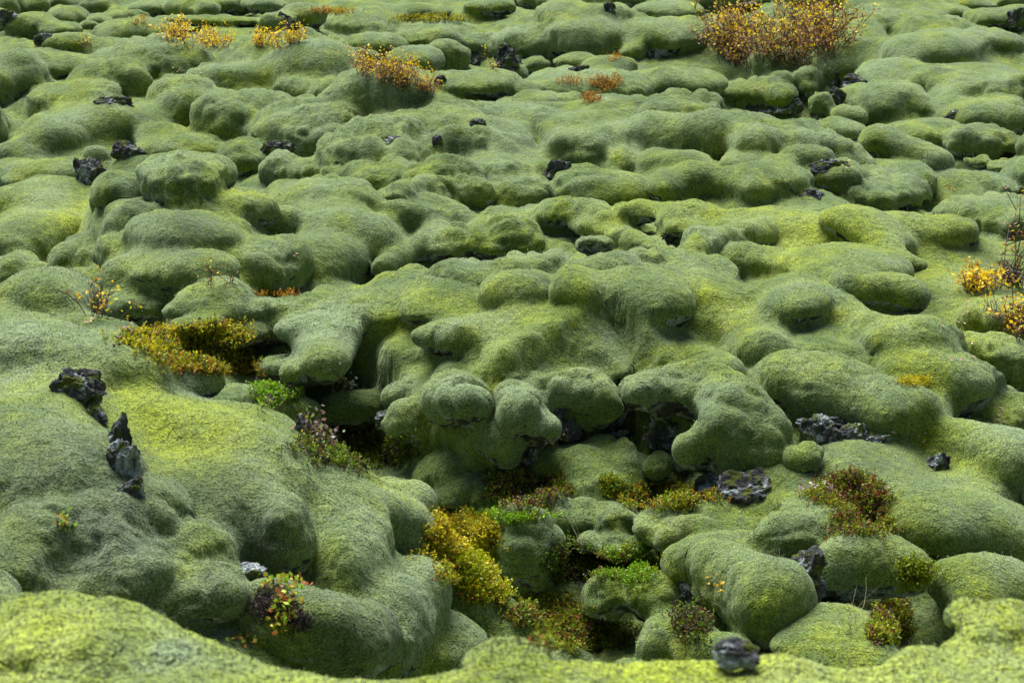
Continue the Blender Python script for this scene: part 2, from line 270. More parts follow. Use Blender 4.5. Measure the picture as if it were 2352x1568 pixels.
# --- near bank
b(150,1525,105,30,'low olive green hump on the near bank at bottom left',.8); b(1165,1530,80,34,'low mossy bump with a pale rock face at bottom centre',.5); b(390,1500,60,26,'grey lichened bump on the near bank',.6);
#ENDDATA
random.seed(5)
# moss country outside the picture
prims = []
GROW = 1.17
def add_prim(p1, p2, r1, r2, s, label, k):
    rm = math.hypot((p1[0] + p2[0]) / 2, (p1[1] + p2[1]) / 2)
    if 8 < rm < 13.4 and p1[0] < 0 and p1[2] > 0: k *= 1.9; s *= 1.12
    prims.append(dict(p1=np.array(p1), p2=np.array(p2), r1=r1, r2=r2, s=s, label=label, k=k))
def tail(ca, cb, r, hz, d, q):
    """the back of a mound runs on as a smooth slope into the ground behind it"""
    for c in ((ca,) if ca is cb else (ca, cb)):
        rho = np.hypot(c[0], c[1]); tn = (CAM_H - c[2]) / rho
        bk = c / rho; bk[2] = 0
        H_ = max(.1, c[2] + hz - float(E_xy(c[0] + bk[0] * r, c[1] + bk[1] * r)))
        L = min(max(H_ / tn * .8, .5 * r), 3.2 * r)
        add_prim(c - [0, 0, .1 * hz], c + bk * L - [0, 0, .1 * hz + L * tn * .93], r, r * 1.05, r / hz, None, .75 * q * min(hz, r))
def lift(u, v, P, back):
    """point straight above the foot moved back, where the line of sight (u, v) passes"""
    r_ = np.hypot(P[0], P[1]) + back
    q_ = ray(u, v); t_ = r_ / np.hypot(q_[0], q_[1]); c = q_ * t_; c[2] += CAM_H
    return c
for e in B:
    if e[0] == 'b':
        _, u, v, a, h, lab, q, az, o = e
        if az is None: a *= 1.22; h *= 1.14
        else: a *= 1.06; h *= 1.06
        P = at(u, v + .5 * h) if az is None else on_plane(u, v, az); d = np.linalg.norm(P - (0, 0, CAM_H)); sn = (CAM_H - P[2]) / d; cs = math.sqrt(max(0, 1 - sn * sn))
        rx = a * d / FPX; bh = h * d / FPX
        ry = min(rx * .85, bh / sn * 0.8)
        hz = math.sqrt(max(bh * bh - (ry * sn) ** 2, (0.25 * rx) ** 2)) / cs
        c = lift(u, v, P, ry * .7) if az is None else P
        bk = c / np.hypot(c[0], c[1]); bk[2] = 0; sd_ = np.array([bk[1], -bk[0], 0])
        side = sd_ * (rx - ry)
        add_prim(c - side, c + side, ry, ry, ry / hz, lab, 0.42 * q * min(hz, ry))
        if q >= .45: tail(c, c, rx * .88, hz * .94, d, q)
    else:
        _, u1, v1, u2, v2, r1, r2, f, lab, q, az, o = e
        gg_ = GROW if az is None else 1.04
        r1 *= gg_; r2 *= gg_
        ps = []
        for (u, v, rr) in ((u1, v1, r1), (u2, v2, r2)):
            P = at(u, v + .45 * rr * math.hypot(f, .3)) if az is None else on_plane(u, v, az); d = np.linalg.norm(P - (0, 0, CAM_H))
            if az is None: P = lift(u, v, P, rr * d / FPX * .6)
            ps.append((P, rr * d / FPX))
        r0_ = (ps[0][1] + ps[1][1]) / 2; mid = (ps[0][0] + ps[1][0]) / 2
        if q >= .45: tail(ps[0][0] * .7 + ps[1][0] * .3, ps[0][0] * .3 + ps[1][0] * .7, r0_ * .85, r0_ * f * .9, d, q)
        add_prim(ps[0][0], ps[1][0], ps[0][1], ps[1][1], 1 / f, lab, 0.55 * q * f * min(ps[0][1], ps[1][1]))
n_named = len(prims)
rng = random.Random(11)
for i in range(420):
    th = rng.uniform(TH0, TH1); rr = math.exp(rng.uniform(math.log(6.5), math.log(75)))
    x, y = rr * math.sin(th), rr * math.cos(th)
    P = np.array([[x, y, float(E_xy(x, y)) + .3]])
    uu, vv, dd = project(P)
    w = rng.uniform(.3, .85)
    if -w * FPX / rr * .9 < uu[0] < 2352 + w * FPX / rr * .9 and vv[0] > -4: continue
    hz = w * rng.uniform(.45, .75)
    sx = rng.uniform(0, .5); an = rng.uniform(0, 3.14)
    c = np.array([x, y, float(E_xy(x, y)) + hz * .3]); s_ = np.array([math.cos(an), math.sin(an), 0]) * sx
    add_prim(c - s_, c + s_, w, w, w / hz, None, .3 * hz)
print('prims', len(prims), 'named', n_named, round(time.time() - T0, 1))

def prim_sdf(p, x, y, z):
    ax, ay, az = p['p1']; bx, by, bz = p['p2']
    s = np.float32(p['s'])
    dx, dy, dzz = bx - ax, by - ay, (bz - az) * p['s']
    L2 = dx * dx + dy * dy + dzz * dzz + 1e-9
    X = x - np.float32(ax); Y = y - np.float32(ay); Z = (z - np.float32(az)) * s
    t = np.clip((X * np.float32(dx) + Y * np.float32(dy) + Z * np.float32(dzz)) / np.float32(L2), 0, 1)
    X = X - t * np.float32(dx); Y = Y - t * np.float32(dy); Z = Z - t * np.float32(dzz)
    q = np.sqrt(X * X + Y * Y + Z * Z) + np.float32(1e-5)
    r = np.float32(p['r1']) + t * np.float32(p['r2'] - p['r1'])
    g = np.sqrt(X * X + Y * Y + (Z * s) ** 2) / q + np.float32(1e-5)
    return (q - r) / np.clip(g, 0.35, 4)

# ------------------------------------------------------------------ field on a grid that widens with distance
QUAL = 1.0
NT = int(800 * QUAL); NR = int(1050 * QUAL); NK = int(96 * QUAL)
gt = np.linspace(TH0, TH1, NT, dtype=np.float32)
gr = np.linspace(math.log(R0), math.log(R1), NR, dtype=np.float32)
rr_ = np.exp(gr)
DZ = (0.145 / NK) * rr_                     # layer height grows with distance
DZ = np.where(rr_ > 20, (0.145 / NK) * (20 + (rr_ - 20) * .75), DZ).astype(np.float32)
TG, RG = np.meshgrid(gt, gr, indexing='ij')
EG = E_tr(TG, RG).astype(np.float32)
XG = (np.sin(TG) * np.exp(RG)).astype(np.float32); YG = (np.cos(TG) * np.exp(RG)).astype(np.float32)
# gentle lumps in the ground itself
_pp = np.stack([XG.ravel(), YG.ravel(), XG.ravel() * 0], -1)
EG += ((vnoise(_pp, 1.1, 3) * .13 + vnoise(_pp, 2.6, 4) * .05).reshape(EG.shape) * np.clip(np.exp(RG) / 10 - .35, .2, 1)).astype(np.float32)
_far = np.clip((np.exp(RG) - 7) / 2, 0, 1)
EG -= ((.15 * np.clip(1.5 - EG, 0, 1) + .16 * np.clip(-EG, 0, 1)) * _far).astype(np.float32)
XW = XG + (vnoise(_pp, 1.3, 21) * .16 + vnoise(_pp, 3.1, 22) * .05).reshape(EG.shape) * _far.astype(np.float32)
YW = YG + (vnoise(_pp, 1.2, 23) * .18 + vnoise(_pp, 2.9, 24) * .05).reshape(EG.shape) * _far.astype(np.float32)
ZB = EG - 0.028 * np.exp(RG) - .08
gE0 = np.gradient(EG, axis=0) / (np.exp(RG) * (gt[1] - gt[0])); gE1 = np.gradient(EG, axis=1) / (np.exp(RG) * (gr[1] - gr[0]))
slope = (1 / np.sqrt(1 + gE0 ** 2 + gE1 ** 2)).astype(np.float32)
KK = np.arange(NK, dtype=np.float32)
F = ((ZB - EG)[:, :, None] + KK[None, None] * DZ[None, :, None]) * slope[:, :, None]
F = F.astype(np.float32)
for p in prims:
    xs = [p['p1'][0], p['p2'][0]]; ys = [p['p1'][1], p['p2'][1]]; mr = max(p['r1'], p['r2']); pad = mr * 1.1 + p['k'] * 1.2 + .25
    x0, x1, y0, y1 = min(xs) - pad, max(xs) + pad, min(ys) - pad, max(ys) + pad
    y0 = max(y0, .5)
    ths = [math.atan2(a, c) for a in (x0, x1) for c in (y0, y1)]
    rs = [math.hypot(a, c) for a in (x0, x1) for c in (y0, y1)] + ([y0] if x0 < 0 < x1 else [])
    i0 = max(0, int(np.searchsorted(gt, min(ths))) - 1); i1 = min(NT, int(np.searchsorted(gt, max(ths))) + 1)
    j0 = max(0, int(np.searchsorted(gr, math.log(min(rs)))) - 1); j1 = min(NR, int(np.searchsorted(gr, math.log(max(rs)))) + 1)
    if i1 <= i0 or j1 <= j0: continue
    zt = max(p['p1'][2] + p['r1'] / p['s'], p['p2'][2] + p['r2'] / p['s']) + p['k'] * 1.3
    zb = min(p['p1'][2] - p['r1'] / p['s'], p['p2'][2] - p['r2'] / p['s']) - p['k']
    zz0 = ZB[i0:i1, j0:j1]; dz = DZ[None, j0:j1]
    k0 = max(0, int(np.floor(((zb - zz0) / dz).min()))); k1 = min(NK, int(np.ceil(((zt - zz0) / dz).max())) + 1)
    if k1 <= k0: continue
    Z = zz0[:, :, None] + KK[None, None, k0:k1] * dz[:, :, None]
    X = XW[i0:i1, j0:j1, None]; Y = YW[i0:i1, j0:j1, None]
    d = prim_sdf(p, X, Y, Z)
    k = np.float32(max(p['k'], .015))
    old = F[i0:i1, j0:j1, k0:k1]
    h = np.maximum(k - np.abs(old - d), 0) / k
    F[i0:i1, j0:j1, k0:k1] = np.minimum(old, d) - h * h * k * np.float32(.25)
F[:, :, 0] = -np.maximum(np.abs(F[:, :, 0]), .01)
F[:, :, -1] = np.maximum(np.abs(F[:, :, -1]), .01)
print('field', round(time.time() - T0, 1))

# ------------------------------------------------------------------ surface nets
S = F < 0
act = np.zeros((NT - 1, NR - 1, NK - 1), bool)
cnt = np.zeros(act.shape, np.uint8)
for a in (0, 1):
    for c in (0, 1):
        for e in (0, 1):
            cnt += S[a:NT - 1 + a, c:NR - 1 + c, e:NK - 1 + e]
act = (cnt > 0) & (cnt < 8)
del cnt
ci, cj, ck = np.nonzero(act)
flat = (ci.astype(np.int64) * (NR - 1) + cj) * (NK - 1) + ck
nv = len(flat)
acc = np.zeros((nv, 3), np.float32); num = np.zeros(nv, np.float32)
cor = {}
for a in (0, 1):
    for c in (0, 1):
        for e in (0, 1):
            cor[(a, c, e)] = F[ci + a, cj + c, ck + e]
for (a, c, e) in list(cor):
    for ax in range(3):
        if (a, c, e)[ax]: continue
        b2 = [a, c, e]; b2[ax] = 1
        fa = cor[(a, c, e)]; fb = cor[tuple(b2)]
        m = (fa < 0) != (fb < 0)
        t = np.where(m, fa / np.where(m, fa - fb, 1), 0)
        base = np.array([a, c, e], np.float32)
        for q in range(3):
            acc[:, q] += np.where(m, base[q] + (t if q == ax else 0), 0)
        num += m
acc /= num[:, None]
fi = ci + acc[:, 0]; fj = cj + acc[:, 1]; fk = ck + acc[:, 2]
del cor
th = gt[0] + fi * (gt[1] - gt[0]); lr = gr[0] + fj * (gr[1] - gr[0]); rad = np.exp(lr)
def bil(Aa):
    i = np.minimum(fi.astype(int), NT - 2); j = np.minimum(fj.astype(int), NR - 2); a = fi - i; c = fj - j
    return Aa[i, j] * (1 - a) * (1 - c) + Aa[i + 1, j] * a * (1 - c) + Aa[i, j + 1] * (1 - a) * c + Aa[i + 1, j + 1] * a * c
jj = np.minimum(fj.astype(int), NR - 2); fr = fj - jj
V = np.stack([np.sin(th) * rad, np.cos(th) * rad, bil(ZB) + fk * (DZ[jj] * (1 - fr) + DZ[jj + 1] * fr)], -1).astype(np.float64)
quads = []
def cid(i, j, k): return np.searchsorted(flat, (i.astype(np.int64) * (NR - 1) + j) * (NK - 1) + k)
for ax in range(3):
    sl0 = [slice(1, NT - 1), slice(1, NR - 1), slice(1, NK - 1)]; sl1 = list(sl0)
    sl0[ax] = slice(0, (NT, NR, NK)[ax] - 1); sl1[ax] = slice(1, (NT, NR, NK)[ax])
    s0 = S[tuple(sl0)]; s1 = S[tuple(sl1)]
    off = [1, 1, 1]; off[ax] = 0
    m = s0 != s1
    i, j, k = np.nonzero(m)
    fl = s0[i, j, k]
    i = i + off[0]; j = j + off[1]; k = k + off[2]
    if ax == 0: q = [cid(i, j - 1, k - 1), cid(i, j, k - 1), cid(i, j, k), cid(i, j - 1, k)]
    if ax == 1: q = [cid(i - 1, j, k - 1), cid(i - 1, j, k), cid(i, j, k), cid(i, j, k - 1)]
    if ax == 2: q = [cid(i - 1, j - 1, k), cid(i, j - 1, k), cid(i, j, k), cid(i - 1, j, k)]
    q = np.stack(q, -1)
    q[~fl] = q[~fl][:, ::-1]
    # (theta, r, z) is a left-handed frame here: x = sin(theta) r, y = cos(theta) r
    quads.append(q)
Q = np.concatenate(quads).astype(np.int64)
del F, S, act
def vert_normals(V, Q):
    n = np.cross(V[Q[:, 2]] - V[Q[:, 0]], V[Q[:, 3]] - V[Q[:, 1]])
    N = np.zeros_like(V)
    for c in range(4):
        for q in range(3):
            N[:, q] += np.bincount(Q[:, c], n[:, q], len(V))
    return N / (np.linalg.norm(N, axis=1, keepdims=True) + 1e-12)
N = vert_normals(V, Q)
if N[:, 2].mean() < 0:
    Q = Q[:, ::-1].copy(); N = -N
print('verts', len(V), 'quads', len(Q), 'meanNz', N[:, 2].mean(), round(time.time() - T0, 1))
# smooth the net a little, then give it the lumpiness of moss over rubble
for _ in range(2):
    A = np.zeros_like(V); w = np.bincount(Q.ravel(), minlength=len(V)).astype(float)
    ctr = V[Q].mean(1)
    for c in range(4):
        for q in range(3): A[:, q] += np.bincount(Q[:, c], ctr[:, q], len(V))
    V = np.where(w[:, None] > 0, .5 * V + .5 * A / np.maximum(w, 1)[:, None], V)
Nn = vert_normals(V, Q)
mk = np.clip(.55 + 1.1 * vnoise(V, .6, 12), .15, 1)
disp = vnoise(V, 1.5, 7) * .06 + (np.abs(vnoise(V, 2.3, 8)) - .25) * .09 * mk + (np.abs(vnoise(V, 5.2, 9)) - .25) * .06 * mk + (np.abs(vnoise(V, 11, 13)) - .25) * .022 * mk + vnoise(V, 21, 10) * .006 + vnoise(V, 43, 11) * .006 * np.clip((11 - rad) / 4, 0, 1)
near = np.clip((9 - rad) / 3, 0, 1)
disp *= 1 - .4 * near
V += Nn * disp[:, None]
N = vert_normals(V, Q)
print('smoothed', round(time.time() - T0, 1))

# which mound does each vertex belong to
gid = np.full(len(V), -1, np.int32)
best = (V[:, 2] - E_xy(V[:, 0], V[:, 1])) * .8 + .02
labels = []
Vf = V.copy(); Vf[:, 2] = 0
VW = V.copy(); _fv = np.clip((rad - 7) / 2, 0, 1); VW[:, 0] += _fv * (vnoise(Vf, 1.3, 21) * .16 + vnoise(Vf, 3.1, 22) * .05); VW[:, 1] += _fv * (vnoise(Vf, 1.2, 23) * .18 + vnoise(Vf, 2.9, 24) * .05)
for pi, p in enumerate(prims):
    lid = -1
    if p['label']:
        lid = len(labels); labels.append(p['label'])
    mr = max(p['r1'], p['r2']) * 1.15
    lo_ = np.minimum(p['p1'], p['p2']) - mr; hi_ = np.maximum(p['p1'], p['p2']) + mr
    m = np.nonzero((VW[:, 0] > lo_[0]) & (VW[:, 0] < hi_[0]) & (VW[:, 1] > lo_[1]) & (VW[:, 1] < hi_[1]))[0]
    d = prim_sdf(p, VW[m, 0], VW[m, 1], V[m, 2])
    w = d < best[m]
    best[m[w]] = d[w]; gid[m[w]] = lid

# z-buffer of the surface, for setting plants and stones on it
U_, V_, D_ = project(V)
CELL = 3.0
gw, gh = int(2352 / CELL) + 1, int(1568 / CELL) + 1
m = (U_ >= 0) & (U_ < 2352) & (V_ >= 0) & (V_ < 1568) & (N @ np.array([0, 0, 1.]) > -2)
idx = np.nonzero(m)[0]
cell = (V_[idx] / CELL).astype(int) * gw + (U_[idx] / CELL).astype(int)
order = np.lexsort((-D_[idx], cell))
zmap = np.full(gw * gh, -1, np.int64)
zmap[cell[order]] = idx[order]
zmap = zmap.reshape(gh, gw)
def surf(u, v):
    i0, j0 = int(v / CELL), int(u / CELL)
    bst = None
    for rad_ in (1, 2, 4, 8):
        for i in range(i0 - rad_, i0 + rad_ + 1):
            for j in range(j0 - rad_, j0 + rad_ + 1):
                if 0 <= i < gh and 0 <= j < gw and zmap[i, j] >= 0:
                    k = zmap[i, j]
                    s = (U_[k] - u) ** 2 + (V_[k] - v) ** 2 + D_[k] * 3
                    if bst is None or s < bst[0]: bst = (s, k)
        if bst: return V[bst[1]], N[bst[1]], D_[bst[1]]
    return at(u, v), np.array([0, 0, 1.]), 20.

# ------------------------------------------------------------------ moss tones painted on: patches of different moss, and crowns paled for skylight (0 = plain)
tone = np.zeros((len(V), 4), np.float32)       # r yellow, g hoary grey and crowns paled for skylight, b rock
def patch(u, v, size, ch, amt, stretch=1.0):
    P, _, d = surf(u, v)
    r = size * d / FPX
    dx = (V[:, 0] - P[0]) / (r * stretch); dy = (V[:, 1] - P[1]) / (r * 1.8)
    m = np.nonzero((np.abs(dx) < 2.2) & (np.abs(dy) < 2.2))[0]
    dd = dx[m] ** 2 + dy[m] ** 2 + ((V[m, 2] - P[2]) / (r * 1.5)) ** 2
    dd = dd * (1 + .5 * vnoise(V[m], 2.2 / max(r, .2), 31))
    tone[m, ch] = np.maximum(tone[m, ch], amt * np.exp(-dd))
#PATCHES
tone[:, 0] = np.maximum(tone[:, 0], .75 * np.clip((7.5 - rad) / 1., 0, 1) * (.72 + .7 * vnoise(V, 2.2, 41)))
for a in [(190,490,60,0,.9,1.6),(70,470,80,0,.5),(330,420,40,0,.8),(560,440,50,0,.6,2),(540,480,40,0,.5),(330,900,70,0,.8),(380,960,90,0,.7,1.5),(240,870,50,0,.6),(60,880,70,0,.6),(720,1290,60,0,.4),
          (1600,470,150,0,.35,2),(1900,520,150,0,.5,2),(2150,560,100,0,.4),(1800,600,60,0,.5),(2250,780,80,0,.5),(2280,700,90,0,.5),(2130,880,60,0,.5),(1340,690,50,0,.5),(1600,660,50,0,.6),
          (840,800,80,0,.3),(880,1200,60,0,.5),(430,1300,40,0,.7),(1000,1530,50,0,.6),(2240,1080,70,0,.4),(2230,1300,70,0,.3),(1460,420,50,0,.3),(480,960,120,0,.5,1.5),(1150,760,80,0,.4),
          (1350,600,60,1,.7,2.5),(30,800,90,1,.9),(437,870,50,1,.9),(150,980,70,1,.5),(260,1200,160,1,.9),(620,1180,120,1,.8),(120,1050,120,1,.6),(480,1370,90,1,.8),(900,1400,90,1,.5),(950,1220,60,1,.6),(700,1060,90,1,.5,1.5),
          (240,1500,80,1,.5),(390,1490,50,1,1),(2250,1480,100,1,.4),(300,780,90,1,.5,2),(730,430,90,1,.4),(1880,880,90,1,.5),(930,890,40,1,.6),
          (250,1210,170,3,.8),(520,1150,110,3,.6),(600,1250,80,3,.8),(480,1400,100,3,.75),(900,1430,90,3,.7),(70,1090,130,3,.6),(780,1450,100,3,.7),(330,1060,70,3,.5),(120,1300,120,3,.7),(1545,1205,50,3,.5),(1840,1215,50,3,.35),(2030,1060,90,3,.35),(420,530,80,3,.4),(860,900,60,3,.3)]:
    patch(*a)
# crowns painted pale by height: skylight on the tops plus hoary tips, ragged
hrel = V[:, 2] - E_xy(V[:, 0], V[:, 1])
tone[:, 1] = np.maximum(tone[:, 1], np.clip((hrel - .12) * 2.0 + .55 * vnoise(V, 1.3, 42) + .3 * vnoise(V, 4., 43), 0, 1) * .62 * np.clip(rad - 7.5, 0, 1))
#ENDPATCHES
# bare rock where the surface turns under: moss does not root there
Nz = N[:, 2]
rk = np.clip((-.35 - Nz + .2 * vnoise(V, 5.0, 51)) * 5, 0, 1)
tone[:, 2] = rk

# ------------------------------------------------------------------ materials
def mat(name):
    m = bpy.data.materials.new(name); m.use_nodes = True
    nt = m.node_tree
    return m, nt, nt.nodes['Principled BSDF']
def nd(nt, t, **kw):
    n = nt.nodes.new(t)
    for k, v in kw.items(): setattr(n, k, v)
    return n
def noise(nt, pos, scale, detail=3, rough=.55, dist=0.):
    n = nd(nt, 'ShaderNodeTexNoise'); n.inputs['Scale'].default_value = scale; n.inputs['Detail'].default_value = detail
    n.inputs['Roughness'].default_value = rough; n.inputs['Distortion'].default_value = dist
    nt.links.new(pos, n.inputs['Vector']); return n.outputs['Fac']
def ramp(nt, fac, stops):
    n = nd(nt, 'ShaderNodeValToRGB'); cr = n.color_ramp
    while len(cr.elements) < len(stops): cr.elements.new(.5)
    for e, (p, c) in zip(cr.elements, stops):
        e.position = p; e.color = (c, c, c, 1) if isinstance(c, (int, float)) else (*c, 1)
    nt.links.new(fac, n.inputs[0]); return n.outputs[0]
def mix(nt, f, a, b_, mode='MIX'):
    n = nd(nt, 'ShaderNodeMix', data_type='RGBA', blend_type=mode)
    for s, v in ((0, f), (6, a), (7, b_)):
        if hasattr(v, 'links'): nt.links.new(v, n.inputs[s])
        elif s == 0: n.inputs[0].default_value = v
        else: n.inputs[s].default_value = (*v, 1) if not isinstance(v, (int, float)) else (v, v, v, 1)
    return n.outputs[2]
def math_(nt, op, a, b_=None, clamp=False):
    n = nd(nt, 'ShaderNodeMath', operation=op, use_clamp=clamp)
    for s, v in ((0, a), (1, b_)):
        if v is None: continue
        if hasattr(v, 'links'): nt.links.new(v, n.inputs[s])
        else: n.inputs[s].default_value = v
    return n.outputs[0]
def rock_color(nt, pos, lt=.47, lv=.36):
    base = ramp(nt, noise(nt, pos, 6, 6, .65), [(.3, (.010, .010, .012)), (.7, (.090, .092, .095))])
    lich = ramp(nt, noise(nt, pos, 5.5, 7, .7, .6), [(lt, 0.), (lt + .07, 1.)])
    lc = ramp(nt, noise(nt, pos, 45, 3), [(.35, (.14, .17, .18)), (.65, (lv, lv * 1.1, lv * 1.12))])
    return mix(nt, lich, base, lc)

moss, nt, bs = mat('moss')
geo = nd(nt, 'ShaderNodeNewGeometry'); pos = geo.outputs['Position']
att = nd(nt, 'ShaderNodeAttribute', attribute_name='tone')
sep = nd(nt, 'ShaderNodeSeparateColor'); nt.links.new(att.outputs['Color'], sep.inputs[0])
n1 = noise(nt, pos, .55, 4, .6); n2 = noise(nt, pos, 1.7, 5, .6, .4); n3 = noise(nt, pos, 3.3, 4, .65, .3)
col = ramp(nt, n2, [(.30, (.027, .057, .006)), (.5, (.087, .135, .007)), (.70, (.220, .262, .006))])
brk = math_(nt, 'ADD', math_(nt, 'MULTIPLY', noise(nt, pos, 9, 6, .75), 2.2), -.2)      # ragged edges between kinds of moss
yel = math_(nt, 'MULTIPLY', math_(nt, 'ADD', sep.outputs[0], ramp(nt, n3, [(.50, 0.), (.72, .5)]), True), brk, True)
col = mix(nt, yel, col, (.34, .40, .005))
n4 = noise(nt, pos, 1.1, 6, .7, .5)
hoar_skylit = math_(nt, 'ADD', math_(nt, 'MULTIPLY', sep.outputs[1], .8), ramp(nt, n4, [(.42, 0.), (.68, .7)]), True)  # hoary moss patches together with the skylight painted on the crowns
hoar_skylit = math_(nt, 'MULTIPLY', hoar_skylit, brk, True)
col = mix(nt, hoar_skylit, col, (.190, .250, .120))
dk = ramp(nt, noise(nt, pos, .95, 5, .65, .8), [(.56, 0.), (.70, .4)])
col = mix(nt, dk, col, (.045, .062, .028))
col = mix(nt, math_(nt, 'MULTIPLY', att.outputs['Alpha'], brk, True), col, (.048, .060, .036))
# tufts: pale tips over dark gaps
f1 = noise(nt, pos, 80, 3, .6); f2 = noise(nt, pos, 17, 3, .6)
tuft = ramp(nt, f1, [(.33, .3), (.5, .85), (.67, 1.6)])
col = mix(nt, 1.0, col, tuft, 'MULTIPLY')
col = mix(nt, .35, col, ramp(nt, f2, [(.3, .55), (.7, 1.4)]), 'MULTIPLY')
rc = rock_color(nt, pos)
rockf = ramp(nt, sep.outputs[2], [(.3, 0.), (.6, 1.)])
col = mix(nt, rockf, col, rc)
nt.links.new(col, bs.inputs['Base Color'])
bs.inputs['Roughness'].default_value = 1.0
bs.inputs['Specular IOR Level'].default_value = .05
sh = mix(nt, rockf, (.36, .36, .36), (0, 0, 0))
nt.links.new(sh, bs.inputs['Sheen Weight'])
bs.inputs['Sheen Roughness'].default_value = .5
bs.inputs['Sheen Tint'].default_value = (.83, 1.0, .72, 1)
bp = nd(nt, 'ShaderNodeBump'); bp.inputs['Strength'].default_value = 1.0; bp.inputs['Distance'].default_value = .022
nt.links.new(f1, bp.inputs['Height'])
bp2 = nd(nt, 'ShaderNodeBump'); bp2.inputs['Strength'].default_value = .8; bp2.inputs['Distance'].default_value = .05
nt.links.new(f2, bp2.inputs['Height']); nt.links.new(bp.outputs[0], bp2.inputs['Normal'])
nt.links.new(bp2.outputs[0], bs.inputs['Normal'])

# ------------------------------------------------------------------ mesh objects
def mesh_from(name, V, Q, m, normals=None, cols=None):
    me = bpy.data.meshes.new(name)
    k = Q.shape[1]
    me.vertices.add(len(V)); me.vertices.foreach_set('co', V.astype(np.float32).ravel())
    me.loops.add(Q.size); me.loops.foreach_set('vertex_index', Q.astype(np.int32).ravel())
    me.polygons.add(len(Q)); me.polygons.foreach_set('loop_start', (np.arange(len(Q)) * k).astype(np.int32))
    me.polygons.foreach_set('use_smooth', np.full(len(Q), normals is not None))
    me.update(calc_edges=True)
    me.materials.append(m)
    if cols is not None:
        a = me.attributes.new('tone', 'FLOAT_COLOR', 'POINT')
        a.data.foreach_set('color', cols.astype(np.float32).ravel())
    if normals is not None:
        me.normals_split_custom_set_from_vertices(normals.astype(np.float32))
    return me
def link(name, me, label=None, cat=None, group=None, kind=None, parent=None):
    o = bpy.data.objects.new(name, me); C.objects.link(o)
    if label: o['label'] = label
    if cat: o['category'] = cat
    if group: o['group'] = group
    if kind: o['kind'] = kind
    if parent: o.parent = parent
    return o
def submesh(name, fm):
    q = Q[fm]; us, inv = np.unique(q.ravel(), return_inverse=True)
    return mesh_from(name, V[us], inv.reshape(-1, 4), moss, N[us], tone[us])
qg = gid[Q]
fg = np.where((qg[:, 0] == qg[:, 1]) | (qg[:, 0] == qg[:, 2]), qg[:, 0], qg[:, 2])
link('ground', submesh('ground', fg == -1), 'moss covered lava field rolling away in soft hummocks', 'ground', kind='structure')
for i, lab in enumerate(labels):
    fm = fg == i
    if fm.sum() < 20: print('lost', lab); continue
    link('moss_mound', submesh('moss_mound', fm), lab, 'moss mound', 'moss covered lava mounds')
# ground beyond the detailed field
m2 = []
tt = np.linspace(-math.pi, math.pi, 97)
rs = [0.01, 2.0, 3.7] ; 
Vp = [(0, 0, 3.3)]
def sheet(ts, rs, zf, name, lab):
    P = np.array([[r_ * math.sin(t), r_ * math.cos(t), zf(t, r_)] for t in ts for r_ in rs])
    n = len(rs)
    q = np.array([[i * n + j, (i + 1) * n + j, (i + 1) * n + j + 1, i * n + j + 1] for i in range(len(ts) - 1) for j in range(n - 1)])
    q = q[:, ::-1]
    nn = vert_normals(P, q); 
    if nn[:, 2].mean() < 0: q = q[:, ::-1]; nn = -nn
    o = link(name, mesh_from(name, P, q, moss, nn, np.zeros((len(P), 4), np.float32)), lab, 'ground', kind='structure')
def zf(t, r_):
    tc = max(TH0, min(TH1, t))
    e = float(E_tr(np.array(tc), np.array(math.log(min(max(r_, 1.6), 78)))))
    w = min(1, abs(t - tc) / .5)
    lump = .25 * math.sin(t * 40) * math.sin(math.log(r_) * 14) if r_ > 6 else 0
    return e * (1 - w) + w * (3.2 if r_ < 6 else (3.2 - (r_ - 6) * .8 if r_ < 9.5 else .3)) + lump * w - (.12 if (abs(t) > R(23.5) or r_ > 70 or r_ < 3.9) else 1.6)
sheet(np.linspace(-math.pi, math.pi, 361), np.exp(np.linspace(math.log(.02), math.log(900), 170)), zf, 'terrain', 'moss covered ground around and beyond the lava hummocks')
print('mesh', round(time.time() - T0, 1))
#PLANTS
def plain(name, V_, F_, m, cols=None, smooth=False):
    """mesh from vertex list and mixed faces"""
    me = bpy.data.meshes.new(name)
    me.from_pydata([tuple(map(float, p)) for p in V_], [], [tuple(map(int, f)) for f in F_])
    me.materials.append(m)
    if smooth: me.polygons.foreach_set('use_smooth', np.ones(len(me.polygons), bool))
    if cols is not None:
        a = me.attributes.new('tone', 'FLOAT_COLOR', 'POINT')
        a.data.foreach_set('color', np.concatenate([np.asarray(cols, np.float32), np.ones((len(cols), 1), np.float32)], 1).ravel())
    return me
def make_rock(name, lt):
    m, nt, bs = mat(name)
    geo = nd(nt, 'ShaderNodeNewGeometry'); pos = geo.outputs['Position']
    rc = rock_color(nt, pos, lt)
    mossy = ramp(nt, noise(nt, pos, 9, 4, .6), [(.52, 0.), (.57, .9)])
    rc = mix(nt, mossy, rc, (.070, .085, .016))
    nt.links.new(rc, bs.inputs['Base Color']); bs.inputs['Roughness'].default_value = 1.; bs.inputs['Specular IOR Level'].default_value = .05
    bp = nd(nt, 'ShaderNodeBump'); bp.inputs['Strength'].default_value = 1; bp.inputs['Distance'].default_value = .018
    nt.links.new(noise(nt, pos, 28, 5, .7), bp.inputs['Height']); nt.links.new(bp.outputs[0], bs.inputs['Normal'])
    return m
rockm = make_rock('lichened_lava', .48); rockd = make_rock('dark_lava', .53)
